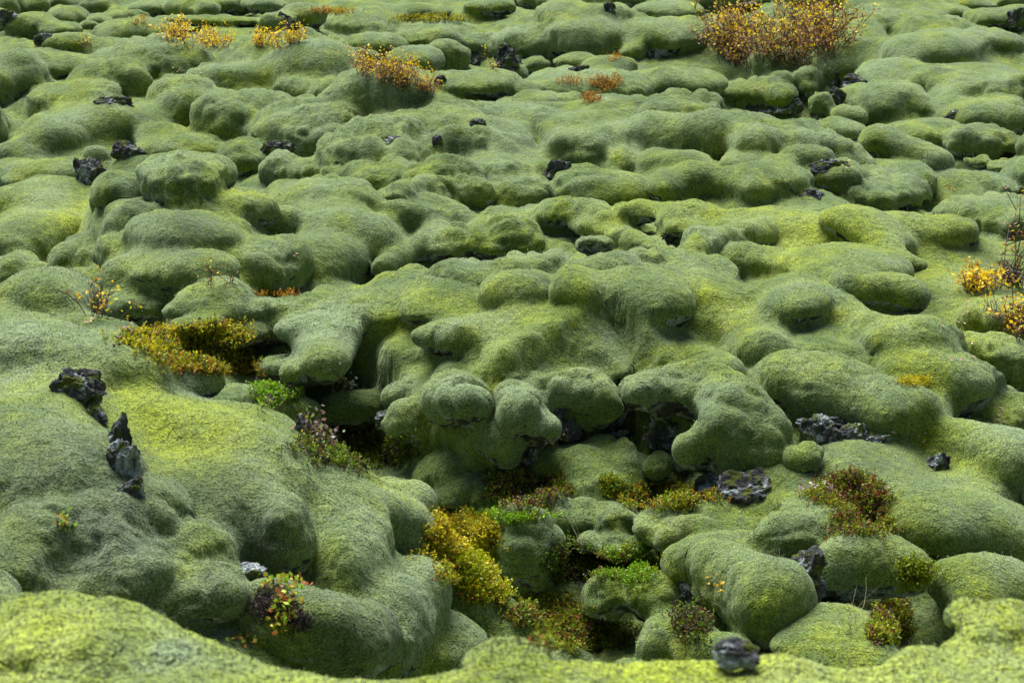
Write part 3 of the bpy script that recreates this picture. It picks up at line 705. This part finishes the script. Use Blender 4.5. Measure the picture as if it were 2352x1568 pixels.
def leafmat(name, rough=.6, trans=.0):
    m, nt, bs = mat(name)
    a = nd(nt, 'ShaderNodeAttribute', attribute_name='tone'); nt.links.new(a.outputs['Color'], bs.inputs['Base Color'])
    bs.inputs['Roughness'].default_value = rough; bs.inputs['Specular IOR Level'].default_value = .3
    if trans:
        tb = nd(nt, 'ShaderNodeBsdfTranslucent'); nt.links.new(a.outputs['Color'], tb.inputs[0])
        ms = nd(nt, 'ShaderNodeMixShader'); ms.inputs[0].default_value = trans
        nt.links.new(bs.outputs[0], ms.inputs[1]); nt.links.new(tb.outputs[0], ms.inputs[2])
        nt.links.new(ms.outputs[0], nt.nodes['Material Output'].inputs[0])
    return m
leafm = leafmat('leaf', .55, .35); twigm = leafmat('bark', .9)

_ico = None
def ico():
    global _ico
    if _ico is None:
        import bmesh
        bm = bmesh.new(); bmesh.ops.create_icosphere(bm, subdivisions=5, radius=1)
        _ico = (np.array([v.co[:] for v in bm.verts]), [tuple(v.index for v in f.verts) for f in bm.faces]); bm.free()
    return _ico
def rock(u, v, a, h, label, seed=0, push=.35, dv=0, tilt=0, group='bare lava rocks among the moss', near=False, name='lava_rock'):
    P, Nr_, d = surf(u, v + dv)
    P = P + np.array([0, 0, dv * d / FPX])
    g_ = 1.1 if dv else (1.15 if v < 640 and u < 320 else (1.4 if v > 640 else 1.3))
    if v < 640 and push == .35: push = .5
    if v > 940 and u > 1150 and push == .35: push = .1
    w = g_ * a * d / FPX; hh = g_ * h * d / FPX
    rg = np.random.RandomState(seed + int(u) * 7 + int(v))
    S_, F_ = ico(); X = S_.copy()
    for _ in range(11):                       # broken faces
        n = rg.normal(size=3); n /= np.linalg.norm(n); lim = rg.uniform(.45, .85)
        dd = X @ n; X -= np.maximum(dd - lim, 0)[:, None] * n * .92
    X *= 1 + .13 * vnoise(X + seed, 2.3, 61)[:, None] + .08 * vnoise(X + seed, 6, 62)[:, None]
    X += S_ * (vnoise(X + seed, 13, 63) * .05)[:, None] + S_ * (np.abs(vnoise(X + seed, 4, 64)) * -.14)[:, None]
    X /= np.abs(X).max(0)
    X *= np.array([w, max(min(w, hh), .6 * max(w, hh)), hh]) * 1.12
    c, s_ = math.cos(tilt), math.sin(tilt)
    X = np.stack([X[:, 0] * c - X[:, 2] * s_, X[:, 1], X[:, 0] * s_ + X[:, 2] * c], -1)
    k = np.array([0, 0, CAM_H]) - P; k /= np.linalg.norm(k)
    ctr = P - k * push * w
    o = link(name, plain(name, X, F_, rockd if 'dark' in label or 'rough' in label or 'blue grey' in label or v < 640 else rockm), label, 'rock', group)
    o.location = ctr
    return o

def leaves(rg, pts, size, cols, up=.3, n_per=1, asp=.5, dirs=None):
    """small folded leaf blades"""
    n = len(pts); Vl = np.zeros((n, 4, 3)); 
    D = rg.normal(size=(n, 3)); D[:, 2] = np.abs(D[:, 2]) * .6 + up
    if dirs is not None: D = D * .45 + dirs
    D /= np.linalg.norm(D, axis=1, keepdims=True)
    W_ = np.cross(D, rg.normal(size=(n, 3))); W_ /= np.linalg.norm(W_, axis=1, keepdims=True) + 1e-9
    L = size * rg.uniform(.6, 1.3, n)[:, None]
    Vl[:, 0] = pts; Vl[:, 1] = pts + D * L * .5 + W_ * L * asp * .5; Vl[:, 2] = pts + D * L; Vl[:, 3] = pts + D * L * .5 - W_ * L * asp * .5
    Fl = np.arange(n * 4).reshape(n, 4)
    return Vl.reshape(-1, 3), Fl, np.repeat(cols, 4, 0)
def pick(rg, pal, n, w=None):
    pal = np.array(pal); i = rg.choice(len(pal), n, p=w)
    return np.clip(pal[i] * rg.uniform(.7, 1.3, (n, 1)), 0, .9)
def tubes(paths, rad_, col):
    Vt, Ft, Ct = [], [], []
    for pa in paths:
        m_ = len(pa); b0 = len(Vt)
        for i, p in enumerate(pa):
            t = pa[min(i + 1, m_ - 1)] - pa[max(i - 1, 0)]; t = t / (np.linalg.norm(t) + 1e-9)
            a_ = np.cross(t, [.3, .9, .2]); a_ /= np.linalg.norm(a_) + 1e-9; c_ = np.cross(t, a_)
            r_ = rad_ * (1 - .75 * i / (m_ - 1))
            for q in range(3):
                an = q * 2.0944
                Vt.append(p + (a_ * math.cos(an) + c_ * math.sin(an)) * r_); Ct.append(col)
        for i in range(m_ - 1):
            for q in range(3):
                Ft.append((b0 + i * 3 + q, b0 + i * 3 + (q + 1) % 3, b0 + (i + 1) * 3 + (q + 1) % 3, b0 + (i + 1) * 3 + q))
    return Vt, Ft, Ct
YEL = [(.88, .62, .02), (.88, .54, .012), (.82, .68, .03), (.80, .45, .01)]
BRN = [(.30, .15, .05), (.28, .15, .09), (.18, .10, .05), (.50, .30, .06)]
def empty_at(name, P, label, cat, group):
    o = bpy.data.objects.new(name, None); C.objects.link(o); o.location = P; o.empty_display_size = .1
    o['label'] = label; o['category'] = cat
    if group: o['group'] = group
    return o
def shrub(spots, height, n_stem, n_leaf, leaf, label, pal=YEL, low=BRN, lowfrac=.3, name='shrub', cat='shrub', group='autumn shrubs', spread=.35, twig=.006, twigcol=(.07, .045, .04), seed=1, asp=.5):
    """spots: list of (u, v, half width, half height) footprints on the picture of the ground"""
    rg = np.random.RandomState(seed)
    paths = []; LP = []; LD = []; LH = []
    P0 = surf(spots[0][0], spots[0][1])[0]
    for s_i in range(n_stem):
        u, v, a, h = spots[rg.randint(len(spots))]
        an = rg.uniform(0, 6.28); q = math.sqrt(rg.uniform())
        P, Nn_, d = surf(u + a * q * math.cos(an), v + h * q * math.sin(an))
        P = P - np.array([0, 0, .03])
        H = height * rg.uniform(.45, 1.1)
        dr = np.array([rg.normal() * spread, rg.normal() * spread, 1.]); dr /= np.linalg.norm(dr)
        pa = [P]; cur = P.copy(); dv = dr.copy()
        for i in range(5):
            dv = dv + rg.normal(size=3) * .22; dv /= np.linalg.norm(dv)
            cur = cur + dv * H / 5; pa.append(cur)
        paths.append(np.array(pa))
        for b_ in range(3):
            k = rg.randint(1, 5); st = pa[k]; dv2 = dv + rg.normal(size=3) * .7; dv2[2] = abs(dv2[2]); dv2 /= np.linalg.norm(dv2)
            pb = [st, st + dv2 * H * .2, st + dv2 * H * .35 + rg.normal(size=3) * .02 * H]
            paths.append(np.array(pb))
    seg = paths
    for l_ in range(n_leaf):
        pa = seg[rg.randint(len(seg))]; k = rg.choice([.3, .5, .65, .8, .9, .97, .999]) * (len(pa) - 1); i = int(k)
        p = pa[i] * (1 - (k - i)) + pa[i + 1] * (k - i)
        LP.append(p + rg.normal(size=3) * leaf * .75); LD.append([0, 0, .5]); LH.append((p[2] - pa[0][2]) / height + rg.normal() * .15)
    LP = np.array(LP); LH = np.array(LH)
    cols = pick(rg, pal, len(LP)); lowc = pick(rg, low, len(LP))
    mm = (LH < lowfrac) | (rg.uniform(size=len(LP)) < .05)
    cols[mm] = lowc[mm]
    root = empty_at(name, P0, label, cat, group)
    Vt, Ft, Ct = tubes(paths, twig, twigcol)
    link('branches', plain('branches', np.array(Vt) - P0, Ft, twigm, Ct), parent=root)
    Vl, Fl, Cl = leaves(rg, LP - P0, leaf, cols, asp=asp)
    link('leaves', plain('leaves', Vl, Fl, leafm, Cl), parent=root)
    return root
GRN = [(.16, .25, .015), (.26, .32, .012), (.10, .17, .015), (.35, .36, .015)]
RED = [(.30, .10, .03), (.20, .09, .03), (.42, .20, .02)]
DRK = [(.045, .04, .03), (.07, .05, .04), (.05, .07, .02)]
GLD = [(.36, .34, .012), (.32, .27, .015), (.60, .48, .015), (.30, .34, .015)]
def mat_plant(spots, n, pal, w, label, name='crowberry_mat', cat='ground plant', group='crowberry mats', length=.055, seed=1, thick=5):
    rg = np.random.RandomState(seed)
    base, cols, size = [], [], []
    spots = [(q_[0], q_[1], q_[2] * 1.15, q_[3] * 1.12) for q_ in spots]; n = int(n * 1.5)
    ar = np.array([s[2] * s[3] for s in spots], float); ar /= ar.sum()
    P0 = surf(spots[0][0], spots[0][1])[0]
    pts, dirs = [], []
    ph = rg.uniform(0, 6, 6)
    for _ in range(n):
        u, v, a, h = spots[rg.choice(len(spots), p=ar)]
        an = rg.uniform(0, 6.28); q = math.sqrt(rg.uniform()) * (1 + .16 * math.sin(an * 3 + ph[0]) + .12 * math.sin(an * 7 + ph[1]) + .1 * math.sin(an * 13 + ph[2])) * (rg.uniform(.9, 1.45) if rg.uniform() < .22 else 1)
        P, Nn_, d = surf(u + a * q * math.cos(an), v + h * q * math.sin(an))
        P = P + rg.normal(size=3) * [.02, .02, .004]
        dr = Nn_ * .5 + np.array([rg.normal() * .35, rg.normal() * .35, .8]); dr /= np.linalg.norm(dr)
        L = .78 * length * rg.uniform(.6, 1.5) * d ** .3 / 2.3
        c = pal[rg.choice(len(pal), p=w)]
        sel = vnoise(P[None], 4.0, 71)[0]
        if sel > .15 and rg.uniform() < .6: c = pal[0]
        for k in range(thick):
            t = (k + .5) / thick
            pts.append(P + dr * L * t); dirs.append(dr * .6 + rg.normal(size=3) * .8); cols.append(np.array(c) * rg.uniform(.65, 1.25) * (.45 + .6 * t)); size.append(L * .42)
    pts = np.array(pts); dirs = np.array(dirs); dirs /= np.linalg.norm(dirs, axis=1, keepdims=True)
    W_ = np.cross(dirs, rg.normal(size=dirs.shape)); W_ /= np.linalg.norm(W_, axis=1, keepdims=True)
    L = np.array(size)[:, None]
    Vl = np.zeros((len(pts), 4, 3)); Vl[:, 0] = pts; Vl[:, 1] = pts + dirs * L * .5 + W_ * L * .28; Vl[:, 2] = pts + dirs * L; Vl[:, 3] = pts + dirs * L * .5 - W_ * L * .28
    Vl = Vl.reshape(-1, 3) - P0
    o = link(name, plain(name, Vl, np.arange(len(Vl)).reshape(-1, 4), leafm, np.repeat(np.array(cols), 4, 0)), label, cat, group)
    o.location = P0
    return o
def grass(u, v, n, length, label, spread=25, seed=1, col=(.30, .28, .16)):
    rg = np.random.RandomState(seed); P0, _, d = surf(u, v); paths = []
    for _ in range(n):
        P, Nn_, _ = surf(u + rg.normal() * spread * .4, v + rg.normal() * spread * .25)
        dv = np.array([rg.normal() * .5, rg.normal() * .3, 1.]); dv /= np.linalg.norm(dv); L = length * rg.uniform(.5, 1.2)
        bend = rg.normal(size=3) * .35; bend[2] = -.15
        paths.append(np.array([P + dv * L * t + bend * L * t * t for t in (0, .25, .5, .75, 1)]))
    Vt, Ft, Ct = tubes(paths, .0022, col)
    o = link('grass_tuft', plain('grass_tuft', np.array(Vt) - P0, Ft, twigm, Ct), label, 'grass', 'thin grass tufts'); o.location = P0

# ---- rocks
for a in [
 (296,352,34,28,'jagged bare crag on top of the mossy outcrop at upper left',1,dict(push=.1)),
 (212,415,36,62,'tall bare dark rock wall of the cleft at upper left',2,dict(push=.15)),
 (236,472,28,34,'broken rock at the lower end of the upper left cleft',3,dict(push=.15)),
 (186,905,42,40,'rough dark crag breaking through the moss of the left foreground',4,dict(push=.25)),
 (222,962,26,26,'lumpy rock just below the dark crag at left',5),
 (270,1010,22,44,'long dark rock spine on the left foreground slope',6,dict(push=.2)),
 (290,1072,26,44,'lichen crusted rock spine with pale growths, left foreground',7,dict(push=.15)),
 (308,1130,22,30,'pale lichened rock at the foot of the left rock spine',8,dict(push=.2)),
 (1695,1496,46,30,'sharp blue grey rock standing on the near bank',9,dict(dv=44,push=0)),
 (388,1518,46,28,'rock with pale lichen poking out of the near bank at lower left',10,dict(push=-.1,dv=8)),
 (1148,1524,28,24,'small pale rock set in the moss of the near bank at bottom centre',11,dict(push=.15,dv=6)),
 (1822,452,24,17,'left half of the small dark rock on the long ridge crest',12),
 (1862,455,26,13,'right half of the small dark rock on the long ridge crest',13),
 (1212,1048,28,46,'upright pale lichened rock below the central lobes',14),
 (1292,975,38,30,'dark rock under the round central lobe',15),
 (1440,985,32,34,'rock in the deep shade left of the lichened wall',16),
 (1526,995,46,50,'big lichened rock wall under the long finger of moss',17),
 (1572,1085,26,34,'narrow rock under the swollen toe of moss, left side',18),
 (1645,1122,34,36,'pale lichened rock beneath the swollen toe of moss',19),
 (1710,1128,50,34,'dark wet rock beneath the swollen toe of moss, right side',20),
 (1880,1012,32,40,'pale upright rock in the hollow at centre right',21),
 (1960,1003,26,22,'middle pale rock in the hollow at centre right',22),
 (1915,965,55,14,'flat rock ledge under the large dome at centre right',23),
 (2018,1010,22,14,'right small rock in the hollow at centre right',24),
 (2152,1072,22,24,'rock inside the small dark window at the right',25),
 (1280,408,28,32,'bare rock foot of the swollen overhanging mound',26),
 (640,345,30,16,'rock in the long dark overhang on the left slope',27),
 (262,238,42,16,'rock at the back of the deep dark hollow, left slope',28),
 (1100,148,22,24,'left rock pillar at the back of the far hollow',29),
 (1168,150,24,36,'right rock pillar at the back of the far hollow',30),
 (1500,128,52,22,'pale rock face under the arching mound left of the large shrub',31),
 (1330,162,18,14,'pale rock at the tip of the curved mound',32),
 (1008,192,12,14,'small rock beside the slanting yellow bush',33),
 (1790,240,62,24,'wide lichened rock face below the leaf strewn mound',34),
 (1852,228,22,22,'rock between two green mounds at upper right',35),
 (1922,192,18,34,'left side of the rock face under the perched cushion',36),
 (1962,195,24,22,'right side of the rock face under the perched cushion',37),
 (1935,232,22,22,'lower rock of the perched cushion group',38),
 (1705,602,36,22,'bare dark left face of the boulder on the central ridge',39),
 (1308,36,18,14,'dark rock tip at the far top centre',40),
 (1396,24,12,14,'small upright rock on the far skyline ridge',41),
 (658,58,18,24,'dark left face of the pale topped far boulder',42),
 (100,92,20,14,'rock foot of the overhanging far left boulder',43),
 (20,48,22,22,'rough crag in the top left corner',44),
 (1102,284,18,10,'rough rock in the small dark knob on the ridge',45),
 (1912,388,40,20,'dark rock in the pit under the long mound',46),
 (892,332,30,14,'rock in the small cave of the middle mound',47),
 (1005,325,10,12,'little grey rock by the pale curled mound',48),
 (580,1330,30,24,'rock inside the small cave of the left foreground',49),
 (2330,45,20,22,'bare right end of the large boulder at the top right',50),
 (2190,268,20,12,'rock under the branching arm of moss at upper right',51),
 (1590,1370,30,40,'dark rock in the gap beside the heavy rounded mound',52),
 (1870,1330,40,45,'dark mossy rock in the deep rocky gap at lower right',53),
 (900,955,28,26,'rock in the dark hole under the small pale dome',54),
 (1700,8,30,10,'rock in the top edge hollow above the large shrub',55),
 (700,995,20,30,'dark rock at the edge of the left foreground slope',56),
 ]:
    rock(a[0], a[1], a[2], a[3], a[4], seed=a[5], **(a[6] if len(a) > 6 else {}))

# ---- moss tips standing off the surface: short blades in the moss's own material
rg = np.random.RandomState(77)
cand = np.nonzero((np.abs(th) < R(17)) & (tone[:, 2] < .3) & (rad < 30))[0]
cand = cand[rg.uniform(size=len(cand)) < .42]
Pt = V[cand]; Nt = N[cand]; rd = rad[cand]
Lb = (.008 + .0003 * rd) * rg.uniform(.6, 1.4, len(cand))
D = Nt + rg.normal(size=Nt.shape) * .42; D /= np.linalg.norm(D, axis=1, keepdims=True)
Wd = np.cross(D, rg.normal(size=D.shape)); Wd /= np.linalg.norm(Wd, axis=1, keepdims=True)
Pt = Pt + rg.normal(size=Pt.shape) * (.0006 * rd)[:, None] - Nt * (.2 * Lb)[:, None]
Vb = np.zeros((len(cand), 3, 3)); Vb[:, 0] = Pt - Wd * (.22 * Lb)[:, None]; Vb[:, 1] = Pt + Wd * (.22 * Lb)[:, None]; Vb[:, 2] = Pt + D * Lb[:, None]
nb = Nt * .8 + D * .4; nb /= np.linalg.norm(nb, axis=1, keepdims=True)
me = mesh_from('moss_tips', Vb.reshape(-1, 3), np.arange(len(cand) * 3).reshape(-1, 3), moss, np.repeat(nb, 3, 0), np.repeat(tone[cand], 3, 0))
link('moss_tips', me, 'fine woolly moss tips covering the hummocks', 'moss', kind='stuff')
print('tips', len(cand), round(time.time() - T0, 1))
# ---- shrubs
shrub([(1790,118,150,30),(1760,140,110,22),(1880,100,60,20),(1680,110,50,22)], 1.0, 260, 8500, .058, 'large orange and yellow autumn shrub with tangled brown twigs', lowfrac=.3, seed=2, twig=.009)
shrub([(445,100,55,16),(400,88,25,8),(500,105,30,10)], .36, 70, 1500, .045, 'bright yellow shrub on the pale far saddle at upper left', lowfrac=.1, seed=3, twig=.004)
shrub([(600,105,28,5),(640,112,30,7),(680,100,20,4)], .3, 50, 1000, .042, 'low yellow shrub trailing to the right of the bigger yellow one', lowfrac=.08, seed=4, twig=.004)
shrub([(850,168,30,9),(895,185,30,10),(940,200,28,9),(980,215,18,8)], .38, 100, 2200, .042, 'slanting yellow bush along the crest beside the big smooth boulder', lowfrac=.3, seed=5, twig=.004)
shrub([(2320,640,6,4)], .95, 4, 70, .045, 'thin bare stemmed young willow with a few yellow leaves at top, right edge', lowfrac=.4, seed=6, twig=.006, spread=.18)
shrub([(2262,662,36,8),(2240,668,22,6)], .26, 50, 750, .045, 'bright yellow low bush under the thin willow at right', lowfrac=.0, seed=7, twig=.004)
shrub([(2325,650,26,12)], .28, 60, 380, .035, 'grey leafed twiggy shrub at the right edge', pal=[(.26,.26,.22),(.16,.16,.13),(.40,.30,.12)], low=[(.12,.10,.08)], lowfrac=.3, seed=8, twig=.005)
shrub([(2325,745,20,10),(2345,770,16,14)], .42, 30, 460, .045, 'yellow orange bush cut by the right edge of the view', lowfrac=.2, seed=9, twig=.005)
shrub([(212,728,26,5)], .33, 14, 150, .035, 'spindly yellow leaved bush in the cleft at middle left', lowfrac=.1, seed=10, twig=.004)
shrub([(478,655,10,3)], .25, 4, 22, .035, 'tiny orange sapling left of the dark pocket', lowfrac=.1, seed=11, twig=.004)
shrub([(532,648,8,3)], .2, 4, 18, .035, 'tiny orange sapling inside the dark pocket', pal=[(.5,.2,.08)], seed=12, twig=.004)
shrub([(785,893,26,5),(800,862,20,4)], .22, 16, 110, .035, 'pale leaved dwarf willow left of the central lobes', pal=[(.42,.46,.36),(.30,.36,.22),(.50,.42,.10)], low=[(.3,.33,.28)], seed=13, twig=.004, asp=.75)
shrub([(790,1015,75,22),(735,1000,30,18)], .17, 70, 560, .036, 'speckled shrub with pale green and yellow leaves beside the left slope', pal=[(.20,.34,.10),(.55,.50,.04),(.34,.42,.26),(.42,.36,.30)], low=[(.25,.13,.12),(.16,.12,.10)], lowfrac=.25, seed=14, twig=.004, asp=.7)
shrub([(1280,1010,10,5)], .15, 4, 26, .035, 'tiny red and yellow plant under the round central lobe', pal=[(.65,.42,.02),(.5,.2,.15)], low=[(.5,.3,.28)], seed=15, twig=.003)
shrub([(650,1345,42,16),(655,1390,30,20),(655,1425,14,18)], .07, 80, 520, .032, 'creeping plant with round bright green leaves on the left slope', pal=[(.26,.48,.03),(.40,.50,.04),(.60,.52,.05)], low=[(.45,.16,.05)], lowfrac=.1, name='creeping_plant', cat='small plant', group='small leafy plants', seed=16, twig=.003, asp=.9)
shrub([(143,1206,14,5)], .08, 12, 60, .03, 'small green leafed plant in a crack at far left', pal=[(.22,.40,.04)], low=[(.4,.3,.05)], name='creeping_plant', cat='small plant', group='small leafy plants', seed=17, twig=.003, asp=.8)
shrub([(563,1475,14,6)], .08, 12, 55, .03, 'small green leafed plant low on the left slope above the near bank', pal=[(.22,.42,.04)], low=[(.5,.3,.05)], name='creeping_plant', cat='small plant', group='small leafy plants', seed=18, twig=.003, asp=.8)
shrub([(1880,1130,30,8)], .12, 14, 60, .03, 'round pale leaved plant left of the red and green mat', pal=[(.34,.46,.30),(.60,.45,.25)], low=[(.5,.4,.4)], name='creeping_plant', cat='small plant', group='small leafy plants', seed=19, twig=.003, asp=.9)
shrub([(1662,1345,5,6)], .1, 4, 24, .03, 'tiny yellow plant on the heavy rounded mound', low=[(.7,.4,.02)], name='creeping_plant', cat='small plant', group='small leafy plants', seed=20, twig=.003)
shrub([(1128,158,7,4)], .3, 6, 60, .04, 'small yellow green bush between the far rock pillars', pal=[(.55,.55,.03)], seed=21, twig=.004)
shrub([(1940,392,12,3)], .14, 5, 20, .04, 'two pale leaves sprouting from the dark pit', pal=[(.6,.6,.3)], low=[(.6,.5,.2)], seed=22, twig=.003)
shrub([(2190,440,3,3)], .1, 3, 14, .035, 'tiny orange plant at the left foot of the right hand dome', pal=[(.7,.3,.02)], low=[(.7,.3,.02)], name='creeping_plant', cat='small plant', group='small leafy plants', seed=23, twig=.003)
shrub([(195,105,20,5)], .2, 12, 90, .04, 'sparse yellow twigs on the far left saddle', seed=24, lowfrac=.1, twig=.004)
shrub([(325,55,25,6)], .2, 12, 90, .04, 'sparse orange twigs above the yellow far shrub', seed=25, lowfrac=.1, pal=[(.6,.32,.02)], twig=.004)
# ---- mats
OR = [(.50, .22, .012), (.34, .11, .01), (.58, .34, .02)]
mat_plant([(1390,192,34,15)], 294, OR + DRK, [.4,.2,.2,.1,.05,.05], 'largest orange mat on the floor of the far hollow', group='orange mats of the far hollow', seed=30, length=.05)
mat_plant([(1358,228,18,12)], 140, OR + DRK, [.3,.3,.2,.1,.05,.05], 'small orange mat in front of the largest one', group='orange mats of the far hollow', seed=31, length=.05)
mat_plant([(1310,190,24,7)], 84, OR + DRK, [.4,.2,.2,.1,.05,.05], 'thin orange mat left of the largest one in the far hollow', group='orange mats of the far hollow', seed=32, length=.05)
mat_plant([(1412,134,13,7)], 62, OR + DRK, [.4,.2,.2,.1,.05,.05], 'orange mat by the foot of the arching mound', group='orange mats of the far hollow', seed=33, length=.05)
mat_plant([(985,46,70,6)], 420, GLD + DRK, [.2,.1,.1,.3,.1,.1,.1], 'olive and yellow mat on the pale far ridge', seed=34, length=.07)
mat_plant([(765,28,45,6)], 260, OR + GLD, [.2,.1,.1,.3,.1,.1,.1], 'rusty mat on the far ridge right of the pale topped boulder', seed=35, length=.06)
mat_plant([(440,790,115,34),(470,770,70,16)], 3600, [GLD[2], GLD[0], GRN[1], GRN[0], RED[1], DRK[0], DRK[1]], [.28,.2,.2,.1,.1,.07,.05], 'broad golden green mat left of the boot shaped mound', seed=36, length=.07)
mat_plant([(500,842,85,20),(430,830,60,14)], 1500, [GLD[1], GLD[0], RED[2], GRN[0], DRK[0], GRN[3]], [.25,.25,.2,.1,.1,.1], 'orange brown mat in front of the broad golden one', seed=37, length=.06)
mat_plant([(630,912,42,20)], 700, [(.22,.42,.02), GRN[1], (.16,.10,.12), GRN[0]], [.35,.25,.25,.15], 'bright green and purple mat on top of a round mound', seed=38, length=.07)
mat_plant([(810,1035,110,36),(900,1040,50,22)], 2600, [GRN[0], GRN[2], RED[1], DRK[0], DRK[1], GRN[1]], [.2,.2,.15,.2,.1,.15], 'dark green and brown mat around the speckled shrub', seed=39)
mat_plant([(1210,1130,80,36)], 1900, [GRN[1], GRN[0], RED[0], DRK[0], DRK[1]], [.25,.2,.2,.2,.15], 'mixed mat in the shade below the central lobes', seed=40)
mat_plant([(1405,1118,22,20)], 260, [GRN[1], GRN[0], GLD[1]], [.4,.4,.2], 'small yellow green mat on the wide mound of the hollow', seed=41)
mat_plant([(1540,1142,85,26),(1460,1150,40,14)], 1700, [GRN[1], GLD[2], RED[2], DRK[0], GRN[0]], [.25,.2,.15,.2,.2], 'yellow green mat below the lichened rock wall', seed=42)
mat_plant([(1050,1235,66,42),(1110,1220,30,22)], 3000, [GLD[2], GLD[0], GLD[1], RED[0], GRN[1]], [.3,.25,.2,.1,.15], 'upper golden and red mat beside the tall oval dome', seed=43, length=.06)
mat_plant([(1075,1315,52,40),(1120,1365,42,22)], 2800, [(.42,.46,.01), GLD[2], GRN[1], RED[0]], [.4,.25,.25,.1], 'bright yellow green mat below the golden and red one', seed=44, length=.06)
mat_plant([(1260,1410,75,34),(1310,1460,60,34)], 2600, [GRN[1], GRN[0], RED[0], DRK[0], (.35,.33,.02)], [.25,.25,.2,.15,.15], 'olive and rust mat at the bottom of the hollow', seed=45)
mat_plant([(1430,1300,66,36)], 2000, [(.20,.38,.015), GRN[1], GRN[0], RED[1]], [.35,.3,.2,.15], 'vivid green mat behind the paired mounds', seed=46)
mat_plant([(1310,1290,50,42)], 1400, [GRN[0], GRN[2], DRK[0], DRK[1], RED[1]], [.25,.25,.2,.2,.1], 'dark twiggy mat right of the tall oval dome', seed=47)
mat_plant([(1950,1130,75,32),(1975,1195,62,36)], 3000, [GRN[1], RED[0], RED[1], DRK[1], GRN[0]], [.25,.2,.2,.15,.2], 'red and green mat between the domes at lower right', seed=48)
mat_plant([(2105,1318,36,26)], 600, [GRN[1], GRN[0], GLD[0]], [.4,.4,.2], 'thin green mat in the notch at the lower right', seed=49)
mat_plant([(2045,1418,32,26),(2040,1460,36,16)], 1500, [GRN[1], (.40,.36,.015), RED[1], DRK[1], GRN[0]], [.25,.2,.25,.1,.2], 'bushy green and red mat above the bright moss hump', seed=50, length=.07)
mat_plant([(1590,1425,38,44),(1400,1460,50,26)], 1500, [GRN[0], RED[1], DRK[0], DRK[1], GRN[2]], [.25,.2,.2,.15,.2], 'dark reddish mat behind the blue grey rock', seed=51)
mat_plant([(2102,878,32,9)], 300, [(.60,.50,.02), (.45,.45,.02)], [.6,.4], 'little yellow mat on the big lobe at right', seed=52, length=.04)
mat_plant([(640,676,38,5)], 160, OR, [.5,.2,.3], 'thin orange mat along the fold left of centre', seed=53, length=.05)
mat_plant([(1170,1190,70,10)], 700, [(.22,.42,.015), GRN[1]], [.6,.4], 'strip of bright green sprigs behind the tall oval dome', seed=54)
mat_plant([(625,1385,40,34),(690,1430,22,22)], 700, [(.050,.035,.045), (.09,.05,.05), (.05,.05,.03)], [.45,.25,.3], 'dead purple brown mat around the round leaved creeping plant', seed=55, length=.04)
# ---- grass
for i, (u, v, n, L, lab) in enumerate([
 (1130,1370,7,.25,'pale bent grass stalks at the foot of the tall oval dome'), (1330,1250,9,.28,'thin upright grass in the dark twiggy mat'), (1280,1395,8,.14,'dry grass curl right of the tall oval dome'),
 (1950,1450,12,.28,'fine grass in the dark trench at lower right'), (2150,1425,8,.2,'seeding grass at the end of the dark trench'), (1640,1385,22,.12,'white dead grass tuft under the heavy rounded mound'),
 (1780,1300,14,.1,'pale grass tuft on top of the heavy rounded mound'), (1420,1190,10,.14,'grey dead twigs in the middle hollow'), (1700,1240,8,.12,'straw coloured grass left of the broad smooth dome'), (480,468,8,.16,'thin grass in the dip below the pointed mound')]):
    grass(u, v, n, L, lab, seed=60 + i)
# ---- single fallen leaves
rg = np.random.RandomState(9)
src = None
lf = []
for (u0, v0, a, h, n) in [(1870,150,80,22,30),(1750,205,60,8,12),(2200,790,70,60,12),(2280,950,50,30,8),(2230,690,30,25,6),(2080,1000,60,30,5),(430,160,60,20,8),(250,760,100,25,7),(690,590,30,15,3),(2030,1130,50,30,4),(1900,260,60,30,6)]:
    for _ in range(n):
        u = u0 + rg.normal() * a * .5; v = v0 + rg.normal() * h * .5
        if 4 < u < 2348: lf.append((u, v))
for i, (u, v) in enumerate(lf):
    P, Nn_, d = surf(u, v)
    if src is None:
        L = .045; X = np.array([[0, -L / 2, 0], [L * .28, 0, .008], [0, L / 2, .003], [-L * .28, 0, .008], [0, 0, 0]])
        src = plain('fallen_leaf', X, [(0, 1, 4), (1, 2, 4), (2, 3, 4), (3, 0, 4)], leafm, np.tile([[.62, .45, .36]], (5, 1)))
    o = link('fallen_leaf', src, 'small pale pink fallen leaf lying on the moss', 'leaf', 'fallen leaves on the moss')
    o.location = P + Nn_ * .012; o.rotation_euler = (rg.normal() * .5, rg.normal() * .5, rg.uniform(0, 6))
print('done', round(time.time() - T0, 1))
